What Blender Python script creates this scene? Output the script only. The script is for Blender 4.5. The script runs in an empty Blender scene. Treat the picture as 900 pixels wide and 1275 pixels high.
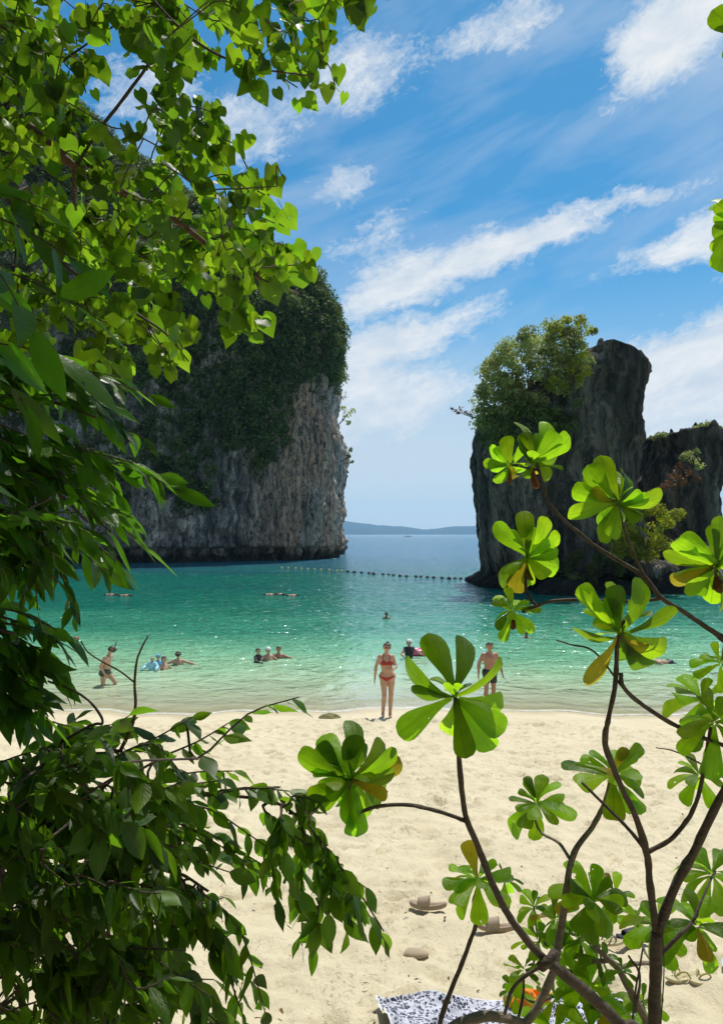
import bpy, math, random
import numpy as np
from mathutils import Vector, Matrix

random.seed(7)
rng = np.random.default_rng(7)
S = bpy.context.scene
COL = S.collection

# ------------------------------------------------------------------ camera
CZ, FPX, PITCH = 4.3, 950.0, math.atan(27.5 / 950.0)
cam_d = bpy.data.cameras.new('camera')
cam = bpy.data.objects.new('camera', cam_d)
COL.objects.link(cam)
cam.location = (0, 0, CZ)
cam.rotation_euler = (math.pi / 2 + PITCH, 0, 0)
cam_d.sensor_fit = 'VERTICAL'
cam_d.sensor_height = 36
cam_d.lens = FPX / 1275 * 36
cam_d.clip_start = 0.05
cam_d.clip_end = 40000
S.camera = cam
CR = cam.rotation_euler.to_matrix()


def P(px, py, d):
    """world point of a photo pixel (900x1275) at depth d metres"""
    return Vector((0, 0, CZ)) + CR @ Vector(((px - 450) / FPX * d, -(py - 637.5) / FPX * d, -d))


# ------------------------------------------------------------------ light and sky
SUN_EL, SUN_AZ = math.radians(64), math.radians(24)      # azimuth from +Y towards +X
sun_d = bpy.data.lights.new('sun', 'SUN')
sun_d.energy = 4.3
sun_d.angle = math.radians(0.53)
sun_d.color = (1.0, 0.95, 0.86)
sun = bpy.data.objects.new('sun', sun_d)
COL.objects.link(sun)
SUNV = Vector((math.sin(SUN_AZ) * math.cos(SUN_EL), math.cos(SUN_AZ) * math.cos(SUN_EL), math.sin(SUN_EL)))
sun.rotation_euler = SUNV.to_track_quat('Z', 'Y').to_euler()
sun.location = SUNV * 60

S.view_settings.view_transform = 'Standard'
S.view_settings.look = 'None'
S.view_settings.exposure = 0.0
S.view_settings.gamma = 1.0
S.view_settings.use_curve_mapping = False
S.cycles.use_denoising = True
S.cycles.max_bounces = 8
S.cycles.diffuse_bounces = 4
S.cycles.transparent_max_bounces = 12
S.cycles.volume_bounces = 1
S.cycles.sample_clamp_indirect = 6.0


class NT:
    """small node-tree builder"""
    def __init__(self, tree):
        self.t = tree
        self.t.nodes.clear()

    def n(self, typ, ins=None, **props):
        nd = self.t.nodes.new(typ)
        for k, v in props.items():
            setattr(nd, k, v)
        for k, v in (ins or {}).items():
            sk = nd.inputs[k]
            if isinstance(v, bpy.types.NodeSocket):
                self.t.links.new(v, sk)
            else:
                sk.default_value = v
        return nd

    def math(self, op, a, b=0.0, c=0.0, clamp=False):
        return self.n('ShaderNodeMath', {0: a, 1: b, 2: c}, operation=op, use_clamp=clamp).outputs[0]

    def ramp(self, fac, stops, interp='LINEAR'):
        r = self.n('ShaderNodeValToRGB', {0: fac})
        e = r.color_ramp.elements
        r.color_ramp.interpolation = interp
        while len(e) > 1:
            e.remove(e[-1])
        for i, (p, c) in enumerate(stops):
            if i:
                el = e.new(p)
            else:
                el = e[0]
                el.position = p
            el.color = (c, c, c, 1) if isinstance(c, (int, float)) else (*c, 1)
        return r.outputs[0]

    def mix(self, fac, a, b, blend='MIX'):
        m = self.n('ShaderNodeMix', data_type='RGBA', blend_type=blend)
        for sk, v in ((m.inputs[0], fac), (m.inputs[6], a), (m.inputs[7], b)):
            if isinstance(v, bpy.types.NodeSocket):
                self.t.links.new(v, sk)
            elif isinstance(v, (int, float)):
                sk.default_value = v
            else:
                sk.default_value = (*v[:3], 1)
        return m.outputs[2]

    def noise(self, vec, scale, detail=4.0, rough=0.55, dist=0.0):
        return self.n('ShaderNodeTexNoise', {'Vector': vec, 'Scale': scale, 'Detail': detail,
                                             'Roughness': rough, 'Distortion': dist}).outputs[0]

    def mapping(self, vec, loc=(0, 0, 0), rot=(0, 0, 0), scale=(1, 1, 1), kind='POINT'):
        return self.n('ShaderNodeMapping', {0: vec, 1: loc, 2: rot, 3: scale}, vector_type=kind).outputs[0]


def sph(px, py):
    v = (P(px, py, 1.0) - Vector((0, 0, CZ))).normalized()
    return math.atan2(v.x, v.y), math.asin(v.z)


world = bpy.data.worlds.new('World')
S.world = world
world.use_nodes = True
w = NT(world.node_tree)
sky = w.n('ShaderNodeTexSky', sky_type='NISHITA')
sky.sun_disc = False
sky.sun_elevation = SUN_EL
sky.sun_rotation = SUN_AZ
sky.altitude = 0
sky.air_density = 1.0
sky.dust_density = 0.6
sky.ozone_density = 3.5
tc = w.n('ShaderNodeTexCoord').outputs['Generated']
sx = w.n('ShaderNodeSeparateXYZ', {0: tc})
az = w.math('ARCTAN2', sx.outputs[0], sx.outputs[1])
el = w.math('ARCSINE', sx.outputs[2])
ae = w.n('ShaderNodeCombineXYZ', {0: az, 1: el, 2: 0.0}).outputs[0]
PXR = 1 / 1000.0   # radians per photo pixel, roughly
# cloud banks of the day: direction (photo pixel turned into azimuth / elevation), half sizes, tilt in degrees, weight
CLOUDS = [(440, 95, 120, 62, 12, 1.0), (620, 35, 130, 36, 14, .95), (300, 165, 110, 60, 0, .8), (180, 120, 120, 70, 0, .8),
          (835, 52, 118, 66, 24, 1.35), (425, 226, 58, 38, 5, .95), (560, 330, 190, 42, 17, 1.15), (700, 285, 160, 30, 14, 1.0),
          (470, 300, 100, 55, 20, .66), (455, 385, 110, 60, 20, .60), (530, 415, 170, 34, 18, 1.05), (850, 305, 130, 34, 16, 1.05),
          (840, 235, 80, 20, 8, .6), (870, 445, 190, 60, 8, 1.5), (480, 505, 190, 60, 14, 1.2), (440, 455, 120, 50, 16, .8), (860, 510, 260, 70, 4, 1.1), (-40, 260, 260, 90, 8, .9),
          (1100, 250, 260, 110, 15, 1.0), (1000, -120, 260, 90, 15, 1.0), (500, -160, 260, 80, 12, .9)]
tot = None
dist = w.noise(w.mapping(ae, scale=(9, 14, 1)), 1.0, 4, .6)
dxy = w.n('ShaderNodeTexNoise', {'Vector': w.mapping(ae, scale=(16, 26, 1)), 'Scale': 1.0, 'Detail': 3.0}).outputs[1]
aw = w.n('ShaderNodeVectorMath', {0: dxy, 1: (.5, .5, .5)}, operation='SUBTRACT').outputs[0]
aw = w.n('ShaderNodeVectorMath', {0: aw, 1: (.075, .045, 0), 2: ae}, operation='MULTIPLY_ADD').outputs[0]
for (px, py, hx, hy, tilt, wt) in CLOUDS:
    a0, e0 = sph(px, py)
    m = w.mapping(aw, (a0, e0, 0), (0, 0, math.radians(tilt)), (hx * PXR, hy * PXR, 1), 'TEXTURE')
    m = w.n('ShaderNodeVectorMath', {0: m, 1: (1, 1, 0)}, operation='MULTIPLY').outputs[0]
    g = w.n('ShaderNodeTexGradient', {0: m}, gradient_type='SPHERICAL').outputs[1]
    g = w.math('MULTIPLY', w.math('SMOOTH_MIN', g, 0.75, 0.3), wt)
    tot = g if tot is None else w.math('ADD', tot, g)
# everywhere else a loose cover of the same clouds
farm = w.ramp(w.math('ABSOLUTE', az), [(.55, 0.0), (.75, 1.0)])
tot = w.math('ADD', tot, w.math('MULTIPLY', w.math('MULTIPLY', w.ramp(dist, [(.45, 0.0), (.65, 1.0)]), .8), farm))
rot_ae = w.mapping(ae, rot=(0, 0, math.radians(-17)))
n1 = w.noise(w.mapping(rot_ae, scale=(15, 32, 1)), 1.0, 9, .62, .4)
n2 = w.noise(w.mapping(rot_ae, scale=(75, 120, 1)), 1.0, 6, .66, .8)
nn = w.math('ADD', w.math('MULTIPLY', n1, 1.05), w.math('MULTIPLY', n2, 1.0))
dens = w.math('ADD', w.math('MULTIPLY', w.math('MINIMUM', tot, 1.1), 1.25), w.math('SUBTRACT', nn, 1.42))
dens = w.math('MULTIPLY', w.ramp(dens, [(.0, 0.0), (.22, .34), (.6, .85), (.9, 1.0)]), w.ramp(tot, [(.02, 0.0), (.2, 1.0)]))
veil = w.math('MULTIPLY', w.noise(w.mapping(rot_ae, scale=(2.2, 9, 1)), 1.0, 5, .6, .3), 1.0)
veil = w.math('MULTIPLY', w.ramp(veil, [(.42, 0.0), (.72, .50)]), 1.0)
haz = w.ramp(el, [(0.0, .90), (.10, .85), (.18, .55), (.25, .18), (.33, 0.0)])
skyc = w.mix(1.0, sky.outputs[0], (.60, 1.06, 1.16), 'MULTIPLY')
hs = w.n('ShaderNodeHueSaturation', {'Saturation': 1.12, 'Value': 1.0, 'Color': skyc}).outputs[0]
c1 = w.mix(veil, hs, (6.9, 7.6, 8.6))
c1 = w.mix(haz, c1, (6.9, 7.5, 8.1))
cl_col = w.mix(w.ramp(n1, [(.35, 0.0), (.7, 1.0)]), (6.6, 7.4, 8.3), (9.0, 9.2, 9.3))
c2 = w.mix(dens, c1, cl_col)
bg = w.n('ShaderNodeBackground', {0: c2, 1: 0.098})
w.t.links.new(bg.outputs[0], w.n('ShaderNodeOutputWorld').inputs[0])

# ------------------------------------------------------------------ helpers
def lattice(ix, iy, iz, seed):
    h = (ix.astype(np.int64) * 374761393 + iy.astype(np.int64) * 668265263 + iz.astype(np.int64) * 2147483647 + seed * 974634217) & 0xFFFFFFFF
    h = ((h ^ (h >> 13)) * 1274126177) & 0xFFFFFFFF
    h = h ^ (h >> 16)
    return (h & 0xFFFF) / 32767.5 - 1.0


def vnoise(p, seed=0):
    p = np.asarray(p, float)
    f = np.floor(p)
    i = f.astype(np.int64)
    u = p - f
    u = u * u * (3 - 2 * u)
    out = 0
    for dx in (0, 1):
        wx = u[..., 0] if dx else 1 - u[..., 0]
        for dy in (0, 1):
            wy = u[..., 1] if dy else 1 - u[..., 1]
            for dz in (0, 1):
                wz = u[..., 2] if dz else 1 - u[..., 2]
                out = out + lattice(i[..., 0] + dx, i[..., 1] + dy, i[..., 2] + dz, seed) * wx * wy * wz
    return out


def fbm(p, octaves=4, seed=0, gain=.5):
    a, s, tot_ = 1.0, 0, 0
    p = np.asarray(p, float)
    for o in range(octaves):
        s = s + a * vnoise(p * 2 ** o, seed + o)
        tot_ += a
        a *= gain
    return s / tot_


def mesh_data(name, V, F, smooth=True):
    V = np.asarray(V, np.float32)
    me = bpy.data.meshes.new(name)
    if isinstance(F, np.ndarray):
        k = F.shape[1]
        me.vertices.add(len(V))
        me.vertices.foreach_set('co', V.ravel())
        me.loops.add(F.size)
        me.loops.foreach_set('vertex_index', F.astype(np.int32).ravel())
        me.polygons.add(len(F))
        me.polygons.foreach_set('loop_start', np.arange(0, F.size, k, dtype=np.int32))
        me.update(calc_edges=True)
        me.validate()
    else:
        me.from_pydata([tuple(v) for v in V], [], F)
    me.polygons.foreach_set('use_smooth', np.full(len(me.polygons), smooth))
    me.update()
    return me


def link(name, me, mat=None, parent=None, matrix=None):
    o = bpy.data.objects.new(name, me)
    COL.objects.link(o)
    if mat is not None and me is not None and not me.materials:
        me.materials.append(mat)
    if parent is not None:
        o.parent = parent
    if matrix is not None:
        o.matrix_local = matrix
    return o


def tag(o, label=None, cat=None, group=None, kind=None):
    for k, v in (('label', label), ('category', cat), ('group', group), ('kind', kind)):
        if v:
            o[k] = v
    return o


def empty(name, loc, label=None, cat=None, group=None):
    o = bpy.data.objects.new(name, None)
    COL.objects.link(o)
    o.location = loc
    o.empty_display_size = .1
    return tag(o, label, cat, group)


def set_attr(me, name, vals, domain='POINT'):
    a = me.attributes.new(name, 'FLOAT', domain)
    a.data.foreach_set('value', np.asarray(vals, np.float32))


def grid_faces(nu, nv, wrap=False):
    """nu columns, nv rows, index r*nu+c"""
    c = np.arange(nu if wrap else nu - 1)
    r = np.arange(nv - 1)
    C, R = np.meshgrid(c, r)
    C2 = (C + 1) % nu
    return np.stack([R * nu + C, R * nu + C2, (R + 1) * nu + C2, (R + 1) * nu + C], -1).reshape(-1, 4)


def catmull(pts, n):
    pts = [np.asarray(p, float) for p in pts]
    if len(pts) < 3:
        t = np.linspace(0, 1, n)[:, None]
        return pts[0] * (1 - t) + pts[-1] * t
    q = [2 * pts[0] - pts[1]] + pts + [2 * pts[-1] - pts[-2]]
    out = []
    m = len(pts) - 1
    for k in np.linspace(0, m - 1e-6, n):
        i = int(k)
        t = k - i
        a, b, c, d = q[i:i + 4]
        out.append(.5 * ((2 * b) + (c - a) * t + (2 * a - 5 * b + 4 * c - d) * t * t + (3 * b - a - 3 * c + d) * t ** 3))
    return np.array(out)


def tube(pts, radii, n=None, sides=8, wob=0.0, seed=0):
    n = n or max(4, len(pts) * 5)
    C = catmull(pts, n)
    rr = np.interp(np.linspace(0, 1, n), np.linspace(0, 1, len(radii)), radii)
    T = np.gradient(C, axis=0)
    T /= np.linalg.norm(T, axis=1)[:, None] + 1e-9
    up = np.array([0.31, -.9, .3])
    V = []
    for i in range(n):
        a = np.cross(T[i], up)
        a /= np.linalg.norm(a) + 1e-9
        b = np.cross(T[i], a)
        th = np.linspace(0, 2 * math.pi, sides, endpoint=False)
        r = rr[i] * (1 + wob * vnoise(np.stack([np.cos(th) * 1.5, np.sin(th) * 1.5, np.full(sides, i * .9)], -1), seed))
        V.append(C[i] + a * (np.cos(th) * r)[:, None] + b * (np.sin(th) * r)[:, None])
    V = np.concatenate(V)
    F = [tuple(f) for f in grid_faces(sides, n, True)]
    F.append(tuple(range(sides))[::-1])
    F.append(tuple(range((n - 1) * sides, n * sides)))
    return V, F


def mat(name, build):
    m = bpy.data.materials.new(name)
    m.use_nodes = True
    t = NT(m.node_tree)
    sh = build(t)
    out = t.n('ShaderNodeOutputMaterial')
    t.t.links.new(sh, out.inputs[0])
    return m


def principled(t, col, rough=.6, normal=None, **kw):
    ins = {'Base Color': col if isinstance(col, bpy.types.NodeSocket) else (*col, 1), 'Roughness': rough}
    if normal is not None:
        ins['Normal'] = normal
    ins.update(kw)
    return t.n('ShaderNodeBsdfPrincipled', ins).outputs[0]


def bump(t, h, strength=.5, dist=.02):
    return t.n('ShaderNodeBump', {'Strength': strength, 'Distance': dist, 'Height': h}).outputs[0]


def simple(name, col, rough=.6, var=.15, scale=20, bmp=.2, bd=.004, **kw):
    def f(t):
        o = t.n('ShaderNodeTexCoord').outputs['Object']
        nz = t.noise(o, scale, 4)
        c = t.mix(nz, tuple(x * (1 - var) for x in col), tuple(min(1, x * (1 + var)) for x in col))
        return principled(t, c, rough, bump(t, nz, bmp, bd), **kw)
    return mat(name, f)


# ------------------------------------------------------------------ terrain
SHORE = 18.6


def shore_y(x):
    return SHORE + .26 * np.sin(x * .55 + .8) + .14 * np.sin(x * 1.7) + .07 * np.sin(x * 3.9 + 1) + .012 * np.minimum(np.abs(x), 40) ** 1.2 * np.where(x < 0, .6, -.8)


def ground0(x, y):
    """the large shape of beach and sea floor"""
    x = np.asarray(x, float)
    y = np.asarray(y, float)
    s = shore_y(x)
    d = y - s
    z = np.where(d < 0, -.11 * d, -.15 * d)
    z = np.where(d > 40, -6 - (d - 40) * .05, z)
    z = np.maximum(z, -14)
    k = np.clip((4.2 - y) / 2.6, 0, 1)
    z = z + .42 * k * k * (3 - 2 * k)
    k = np.clip((-1.0 - y) / 14, 0, 1)
    return z + 5 * k


def G(px, py):
    """where the view ray of a photo pixel meets the beach"""
    o = Vector((0, 0, CZ))
    d = P(px, py, 1.0) - o
    t = 2.0
    for _ in range(400):
        p = o + d * t
        h = p.z - float(ground0(p.x, p.y))
        if h < .002:
            break
        t += h * .9
    return o + d * t


def axis(dense0, dense1, step, lo, hi, grow=1.25):
    a = list(np.arange(dense0, dense1, step))
    s, v = step, a[-1]
    while v < hi:
        s *= grow
        v += s
        a.append(v)
    s, v = step, a[0]
    while v > lo:
        s *= grow
        v -= s
        a.insert(0, v)
    return np.array(a)


xs = axis(-9.3, 9.3, .045, -240, 240)
ys = axis(3.7, 19.2, .045, -26, 260, 1.2)
X, Y = np.meshgrid(xs, ys)
Z = ground0(X, Y)
P3 = np.stack([X, Y, X * 0], -1)
dens_ok = (np.abs(X) < 9.6) & (Y > 3) & (Y < 19.6)
dry = np.clip((shore_y(X) - .9 - Y) / 1.6, 0, 1)
fine = np.where(dens_ok, 1, .0)
rel = .040 * fbm(P3 * 1.7, 3, 3) + .045 * fbm(P3 * 4.4, 3, 11)
rel += .030 * fbm(P3 * 9, 2, 17)
# trodden sand: footprints with raised rims
for k in range(1500):
    fx, fy = random.uniform(-9, 9), random.uniform(3.8, 17.2)
    a = random.gauss(.2 if k % 2 else math.pi / 2, .7)
    L, W = random.uniform(.11, .16), random.uniform(.045, .07)
    i0, i1 = np.searchsorted(ys, [fy - .4, fy + .4])
    j0, j1 = np.searchsorted(xs, [fx - .4, fx + .4])
    dx, dy = X[i0:i1, j0:j1] - fx, Y[i0:i1, j0:j1] - fy
    u = (dx * math.cos(a) + dy * math.sin(a)) / L
    v = (-dx * math.sin(a) + dy * math.cos(a)) / W
    r = np.sqrt(u * u + v * v)
    dep = random.uniform(.02, .060)
    rel[i0:i1, j0:j1] += dep * (-np.exp(-(r / .9) ** 4) + .55 * np.exp(-((r - 1.35) / .38) ** 2))
Z = Z + rel * fine * (.10 + .90 * dry) + (1 - fine) * np.where(Y < 0, .3, .05) * fbm(P3 * .8, 3, 5)
me = mesh_data('beach', np.stack([X, Y, Z], -1).reshape(-1, 3), grid_faces(len(xs), len(ys)))


def sand_mat(t):
    g = t.n('ShaderNodeNewGeometry').outputs['Position']
    s = t.n('ShaderNodeSeparateXYZ', {0: g})
    n_big = t.noise(g, .9, 4)
    n_gr = t.noise(g, 260, 3, .7)
    n_md = t.noise(g, 14, 5, .65)
    c = t.mix(t.ramp(n_big, [(.3, 0.0), (.7, 1.0)]), (.675, .575, .385), (.745, .645, .445))
    c = t.mix(t.ramp(n_gr, [(.35, 0.0), (.7, 1.0)]), c, (.56, .45, .30), 'MIX') if False else c
    c = t.mix(t.math('MULTIPLY', t.ramp(n_gr, [(.3, 1.0), (.5, 0.0)]), .35), c, (.42, .33, .22))
    # scattered bits of dry leaf and shell
    vo = t.n('ShaderNodeTexVoronoi', {'Vector': t.mapping(g, scale=(1, .8, 1)), 'Scale': 5.5}).outputs[0]
    sp = t.math('MULTIPLY', t.ramp(vo, [(.05, 1.0), (.07, 0.0)]), t.ramp(t.noise(g, 2.3, 3), [(.5, 0.0), (.6, 1.0)]))
    c = t.mix(t.math('MULTIPLY', sp, .8), c, (.22, .14, .08))
    wet = t.ramp(t.math('ADD', s.outputs[2], t.math('MULTIPLY', t.math('SUBTRACT', n_big, .5), .12)), [(-.02, 1.0), (.05, .75), (.085, .0)])
    c = t.mix(wet, c, t.mix(1.0, c, (.90, .87, .82), 'MULTIPLY'))
    n_hi = t.ramp(t.noise(t.mapping(g, scale=(1, .55, 1)), 26, 4, .6, .5), [(.28, 0.0), (.42, .8), (.62, 1.0)])
    n_hi = t.math('MULTIPLY', n_hi, t.ramp(t.noise(g, 1.6, 4, .6), [(.36, .12), (.64, 1.0)]))
    h = t.math('ADD', t.math('MULTIPLY', n_md, .9), t.math('ADD', t.math('MULTIPLY', n_gr, .25), t.math('MULTIPLY', n_hi, .8)))
    nb = bump(t, h, .95, .020)
    rg = t.mix(wet, (.92, .92, .92), (.38, .38, .38))
    return principled(t, c, rg, nb, **{'Specular IOR Level': .25})


M_sand = mat('sand', sand_mat)
tag(link('beach', me, M_sand), kind='structure')

# ------------------------------------------------------------------ sea
def yaxis():
    a = [16.9]
    while a[-1] < 14000:
        a.append(a[-1] + max(.055, (a[-1] / 18) ** 1.6 * .055))
    return np.array(a)


ysea = yaxis()
xsea = axis(-11, 11, .09, -14000, 14000, 1.055)
X, Y = np.meshgrid(xsea, ysea)
rngf = np.exp(-np.hypot(X, Y) / 70)
dp = np.clip(-ground0(X, Y), 0, 20)
amp = np.clip(dp / 1.0, .12, 1) * rngf
Zs = amp * (.050 * fbm(np.stack([X * .38, Y * .9, X * 0], -1), 3, 41) + .030 * fbm(np.stack([X * 1.1, Y * 2.7, X * 0], -1), 2, 43))
# small wavelet at the swash line
dd = Y - shore_y(X)
Zs += .035 * np.exp(-((dd - .9 - .25 * np.sin(X * .8)) / .16) ** 2) + .02 * np.exp(-((dd - 2.1 - .3 * np.sin(X * .6 + 2)) / .25) ** 2)
me = mesh_data('sea', np.stack([X, Y, Zs], -1).reshape(-1, 3), grid_faces(len(xsea), len(ysea)))
set_attr(me, 'depth', dp.ravel())
set_attr(me, 'off', dd.ravel())


def sea_mat(t):
    g = t.n('ShaderNodeNewGeometry').outputs['Position']
    d = t.n('ShaderNodeAttribute', attribute_name='depth').outputs['Fac']
    off = t.n('ShaderNodeAttribute', attribute_name='off').outputs['Fac']
    patch = t.noise(t.mapping(g, scale=(.05, .11, 1)), 1.0, 4)
    d2 = t.math('ADD', d, t.math('MULTIPLY', t.math('SUBTRACT', patch, .5), t.math('MULTIPLY', d, 1.1)))
    dl = t.math('DIVIDE', d2, 8.0)
    col = t.ramp(dl, [(0.0, (.76, .74, .50)), (.05, (.62, .76, .48)), (.11, (.38, .64, .38)), (.18, (.18, .48, .28)), (.30, (.045, .27, .165)), (.55, (.006, .155, .105)),
                      (.85, (.004, .14, .110)), (1.0, (.008, .10, .11))])
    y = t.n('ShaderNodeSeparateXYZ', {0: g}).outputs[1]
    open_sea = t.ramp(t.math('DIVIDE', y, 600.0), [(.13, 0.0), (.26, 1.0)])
    col = t.mix(open_sea, col, (.045, .16, .25))  # far water colour shifted to blue, standing in for reflected low sky
    # ripples: elongated along the shore, finer close by
    r1 = t.noise(t.mapping(g, scale=(1.0, 1.25, 1)), 1.0, 3, .55, .6)
    r2 = t.noise(t.mapping(g, scale=(2.7, 3.2, 1)), 1.0, 3, .6, .5)
    r3 = t.noise(t.mapping(g, scale=(.22, .34, 1)), 1.0, 4, .6, .4)
    h = t.math('ADD', t.math('ADD', t.math('MULTIPLY', r1, .85), t.math('MULTIPLY', r2, .22)), t.math('MULTIPLY', r3, 1.3))
    calm = t.ramp(t.math('DIVIDE', d, 1.6), [(0.0, .22), (1.0, 1.0)])
    nb = t.n('ShaderNodeBump', {'Strength': t.math('MULTIPLY', calm, 1.0), 'Distance': .40, 'Height': h}).outputs[0]
    fr = t.n('ShaderNodeFresnel', {'IOR': 1.33, 'Normal': nb}).outputs[0]
    gl = t.n('ShaderNodeBsdfGlossy', {'Color': (.95, .97, 1, 1), 'Roughness': .10, 'Normal': nb}).outputs[0]
    df = t.n('ShaderNodeBsdfDiffuse', {'Color': col, 'Normal': nb}).outputs[0]
    tr = t.n('ShaderNodeBsdfTransparent', {'Color': (.93, .98, .95, 1)}).outputs[0]
    op = t.ramp(t.math('DIVIDE', d, 1.8), [(0.0, .18), (.10, .55), (.35, .86), (.8, .98), (1.0, 1.0)])
    body = t.n('ShaderNodeMixShader', {0: op, 1: tr, 2: df}).outputs[0]
    sh = t.n('ShaderNodeMixShader', {0: fr, 1: body, 2: gl}).outputs[0]
    # foam lace at the edge
    fn = t.noise(t.mapping(g, scale=(3.5, 9, 1)), 1.0, 6, .7, 1.0)
    line = t.math('ADD', t.ramp(t.math('ABSOLUTE', t.math('SUBTRACT', off, .12)), [(0.0, .55), (.16, .30), (.45, 0.0)]),
                  t.ramp(t.math('ABSOLUTE', t.math('SUBTRACT', off, .95)), [(0.0, .35), (.35, 0.0)]))
    fo = t.ramp(t.math('MULTIPLY', t.math('ADD', fn, .1), line), [(.20, 0.0), (.42, .85)])
    foam = t.n('ShaderNodeBsdfDiffuse', {'Color': (.85, .87, .84, 1)}).outputs[0]
    return t.n('ShaderNodeMixShader', {0: fo, 1: sh, 2: foam}).outputs[0]


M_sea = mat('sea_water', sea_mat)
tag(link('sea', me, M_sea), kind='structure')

# ------------------------------------------------------------------ limestone
def rock_mat(t, warm=1.0, dark=1.0, rust_x=None):
    g = t.n('ShaderNodeNewGeometry').outputs['Position']
    wob = t.n('ShaderNodeTexNoise', {'Vector': g, 'Scale': .25, 'Detail': 3.0}).outputs[1]
    gw = t.n('ShaderNodeVectorMath', {0: wob, 1: (2.2, 2.2, 0), 2: g}, operation='MULTIPLY_ADD').outputs[0]
    st = t.noise(t.mapping(gw, scale=(.42, .42, .050)), 1.0, 8, .68, .4)
    st2 = t.noise(t.mapping(gw, scale=(1.5, 1.5, .11)), 1.0, 6, .68, .8)
    fine = t.noise(t.mapping(g, scale=(1.5, 1.5, .9)), 1.0, 9, .72)
    big = t.noise(t.mapping(g, scale=(.10, .10, .035)), 1.0, 4, .55)
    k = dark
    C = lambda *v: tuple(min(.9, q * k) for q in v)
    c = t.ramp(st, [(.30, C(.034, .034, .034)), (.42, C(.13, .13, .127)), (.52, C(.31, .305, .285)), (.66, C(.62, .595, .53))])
    x = t.n('ShaderNodeSeparateXYZ', {0: g})
    rust = t.math('MULTIPLY', t.ramp(big, [(.40, 0.0), (.56, 1.0)]), t.ramp(st2, [(.34, 1.0), (.60, .25)]))
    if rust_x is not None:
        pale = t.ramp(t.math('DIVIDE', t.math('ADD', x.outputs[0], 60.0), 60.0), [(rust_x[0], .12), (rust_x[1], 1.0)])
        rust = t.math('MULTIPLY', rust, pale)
        c = t.mix(t.math('MULTIPLY', pale, .40), c, C(.52, .49, .43))  # paler tan rock towards the right, partly standing in for open-sky light there
    c = t.mix(t.math('MULTIPLY', rust, warm), c, C(.56, .32, .17))
    c = t.mix(t.ramp(st2, [(.44, 0.0), (.60, .85)]), c, C(.035, .038, .044))
    c = t.mix(t.math('MULTIPLY', t.ramp(fine, [(.50, 0.0), (.64, .85)]), .9), c, C(.028, .03, .034))
    tide = t.ramp(t.math('DIVIDE', t.math('ADD', x.outputs[2], t.math('MULTIPLY', t.math('SUBTRACT', t.math('ADD', fine, t.math('MULTIPLY', st, 1.6)), 1.3), 3.2)), 10.0), [(.10, 1.0), (.24, 0.0)])
    c = t.mix(t.math('MULTIPLY', tide, .93), c, (.012, .013, .013))
    c = t.mix(1.0, c, (1.05, .99, .90), 'MULTIPLY')
    h = t.math('ADD', t.math('MULTIPLY', st2, .8), t.math('MULTIPLY', fine, .9))
    return principled(t, c, .9, bump(t, h, 1.0, .8), **{'Specular IOR Level': .2})


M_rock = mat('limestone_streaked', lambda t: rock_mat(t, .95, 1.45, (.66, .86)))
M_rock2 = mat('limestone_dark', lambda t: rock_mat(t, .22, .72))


def ring_rock(name, zrows, left, right, yfront, yback, expo, material, nu=340, amp=1.0, fluting=1.0, seed=0, ytilt=0.0, big=0.0):
    """stack of super-elliptic rings whose left and right edges follow profiles in z"""
    th = np.linspace(0, 2 * math.pi, nu, endpoint=False)
    cs, sn = np.cos(th), np.sin(th)
    ex = np.sign(cs) * np.abs(cs) ** (2 / expo)
    ey = np.sign(sn) * np.abs(sn) ** (2 / expo)
    V = []
    for z in zrows:
        xl, xr, yf, yb = left(z), right(z), yfront(z), yback(z)
        x = (xl + xr) / 2 + ex * (xr - xl) / 2
        y = (yf + yb) / 2 + ey * (yb - yf) / 2
        y = y + ytilt * (x - xr)
        V.append(np.stack([x, y, np.full(nu, z)], -1))
    V = np.array(V)
    T = np.roll(V, -1, 1) - np.roll(V, 1, 1)
    Nn = np.stack([T[..., 1], -T[..., 0], T[..., 0] * 0], -1)
    Nn /= np.linalg.norm(Nn, axis=-1, keepdims=True) + 1e-6
    fl = fbm(V * np.array([.55, .55, .05]), 4, seed) * 1.2 * fluting
    fl += -np.abs(fbm(V * np.array([1.3, 1.3, .10]), 3, seed + 7)) * .9 * fluting
    jag = fbm(V * .34, 5, seed + 13, .6) * 1.5 + fbm(V * 1.5, 3, seed + 19) * .45
    jag += big * fbm(V * np.array([.10, .10, .045]), 3, seed + 29) * (1 - .75 * np.abs(Nn[..., 0]))
    led = vnoise(np.stack([V[..., 0] * .05, V[..., 1] * .05, V[..., 2] * .22 + .6 * vnoise(V * .08, seed + 3)], -1), seed + 31)
    jag += big * .35 * np.sign(led) * np.abs(led) ** .5 * (1 - .6 * np.abs(Nn[..., 0]))
    V = V + Nn * (amp * (fl + jag))[..., None]
    V[..., 2] += amp * .5 * fbm(V * .9 + 31, 3, seed + 23) * np.clip((V[..., 2] - 2) / 4, 0, 1)
    rows = len(zrows)
    F = grid_faces(nu, rows, True)
    me_ = mesh_data(name, V.reshape(-1, 3), F)
    # close the top
    o = link(name, me_, material)
    return o, V, Nn


def prof(tab):
    z, x = np.array(tab).T
    i = np.argsort(z)
    return lambda q: float(np.interp(q, z[i], x[i]))


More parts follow.
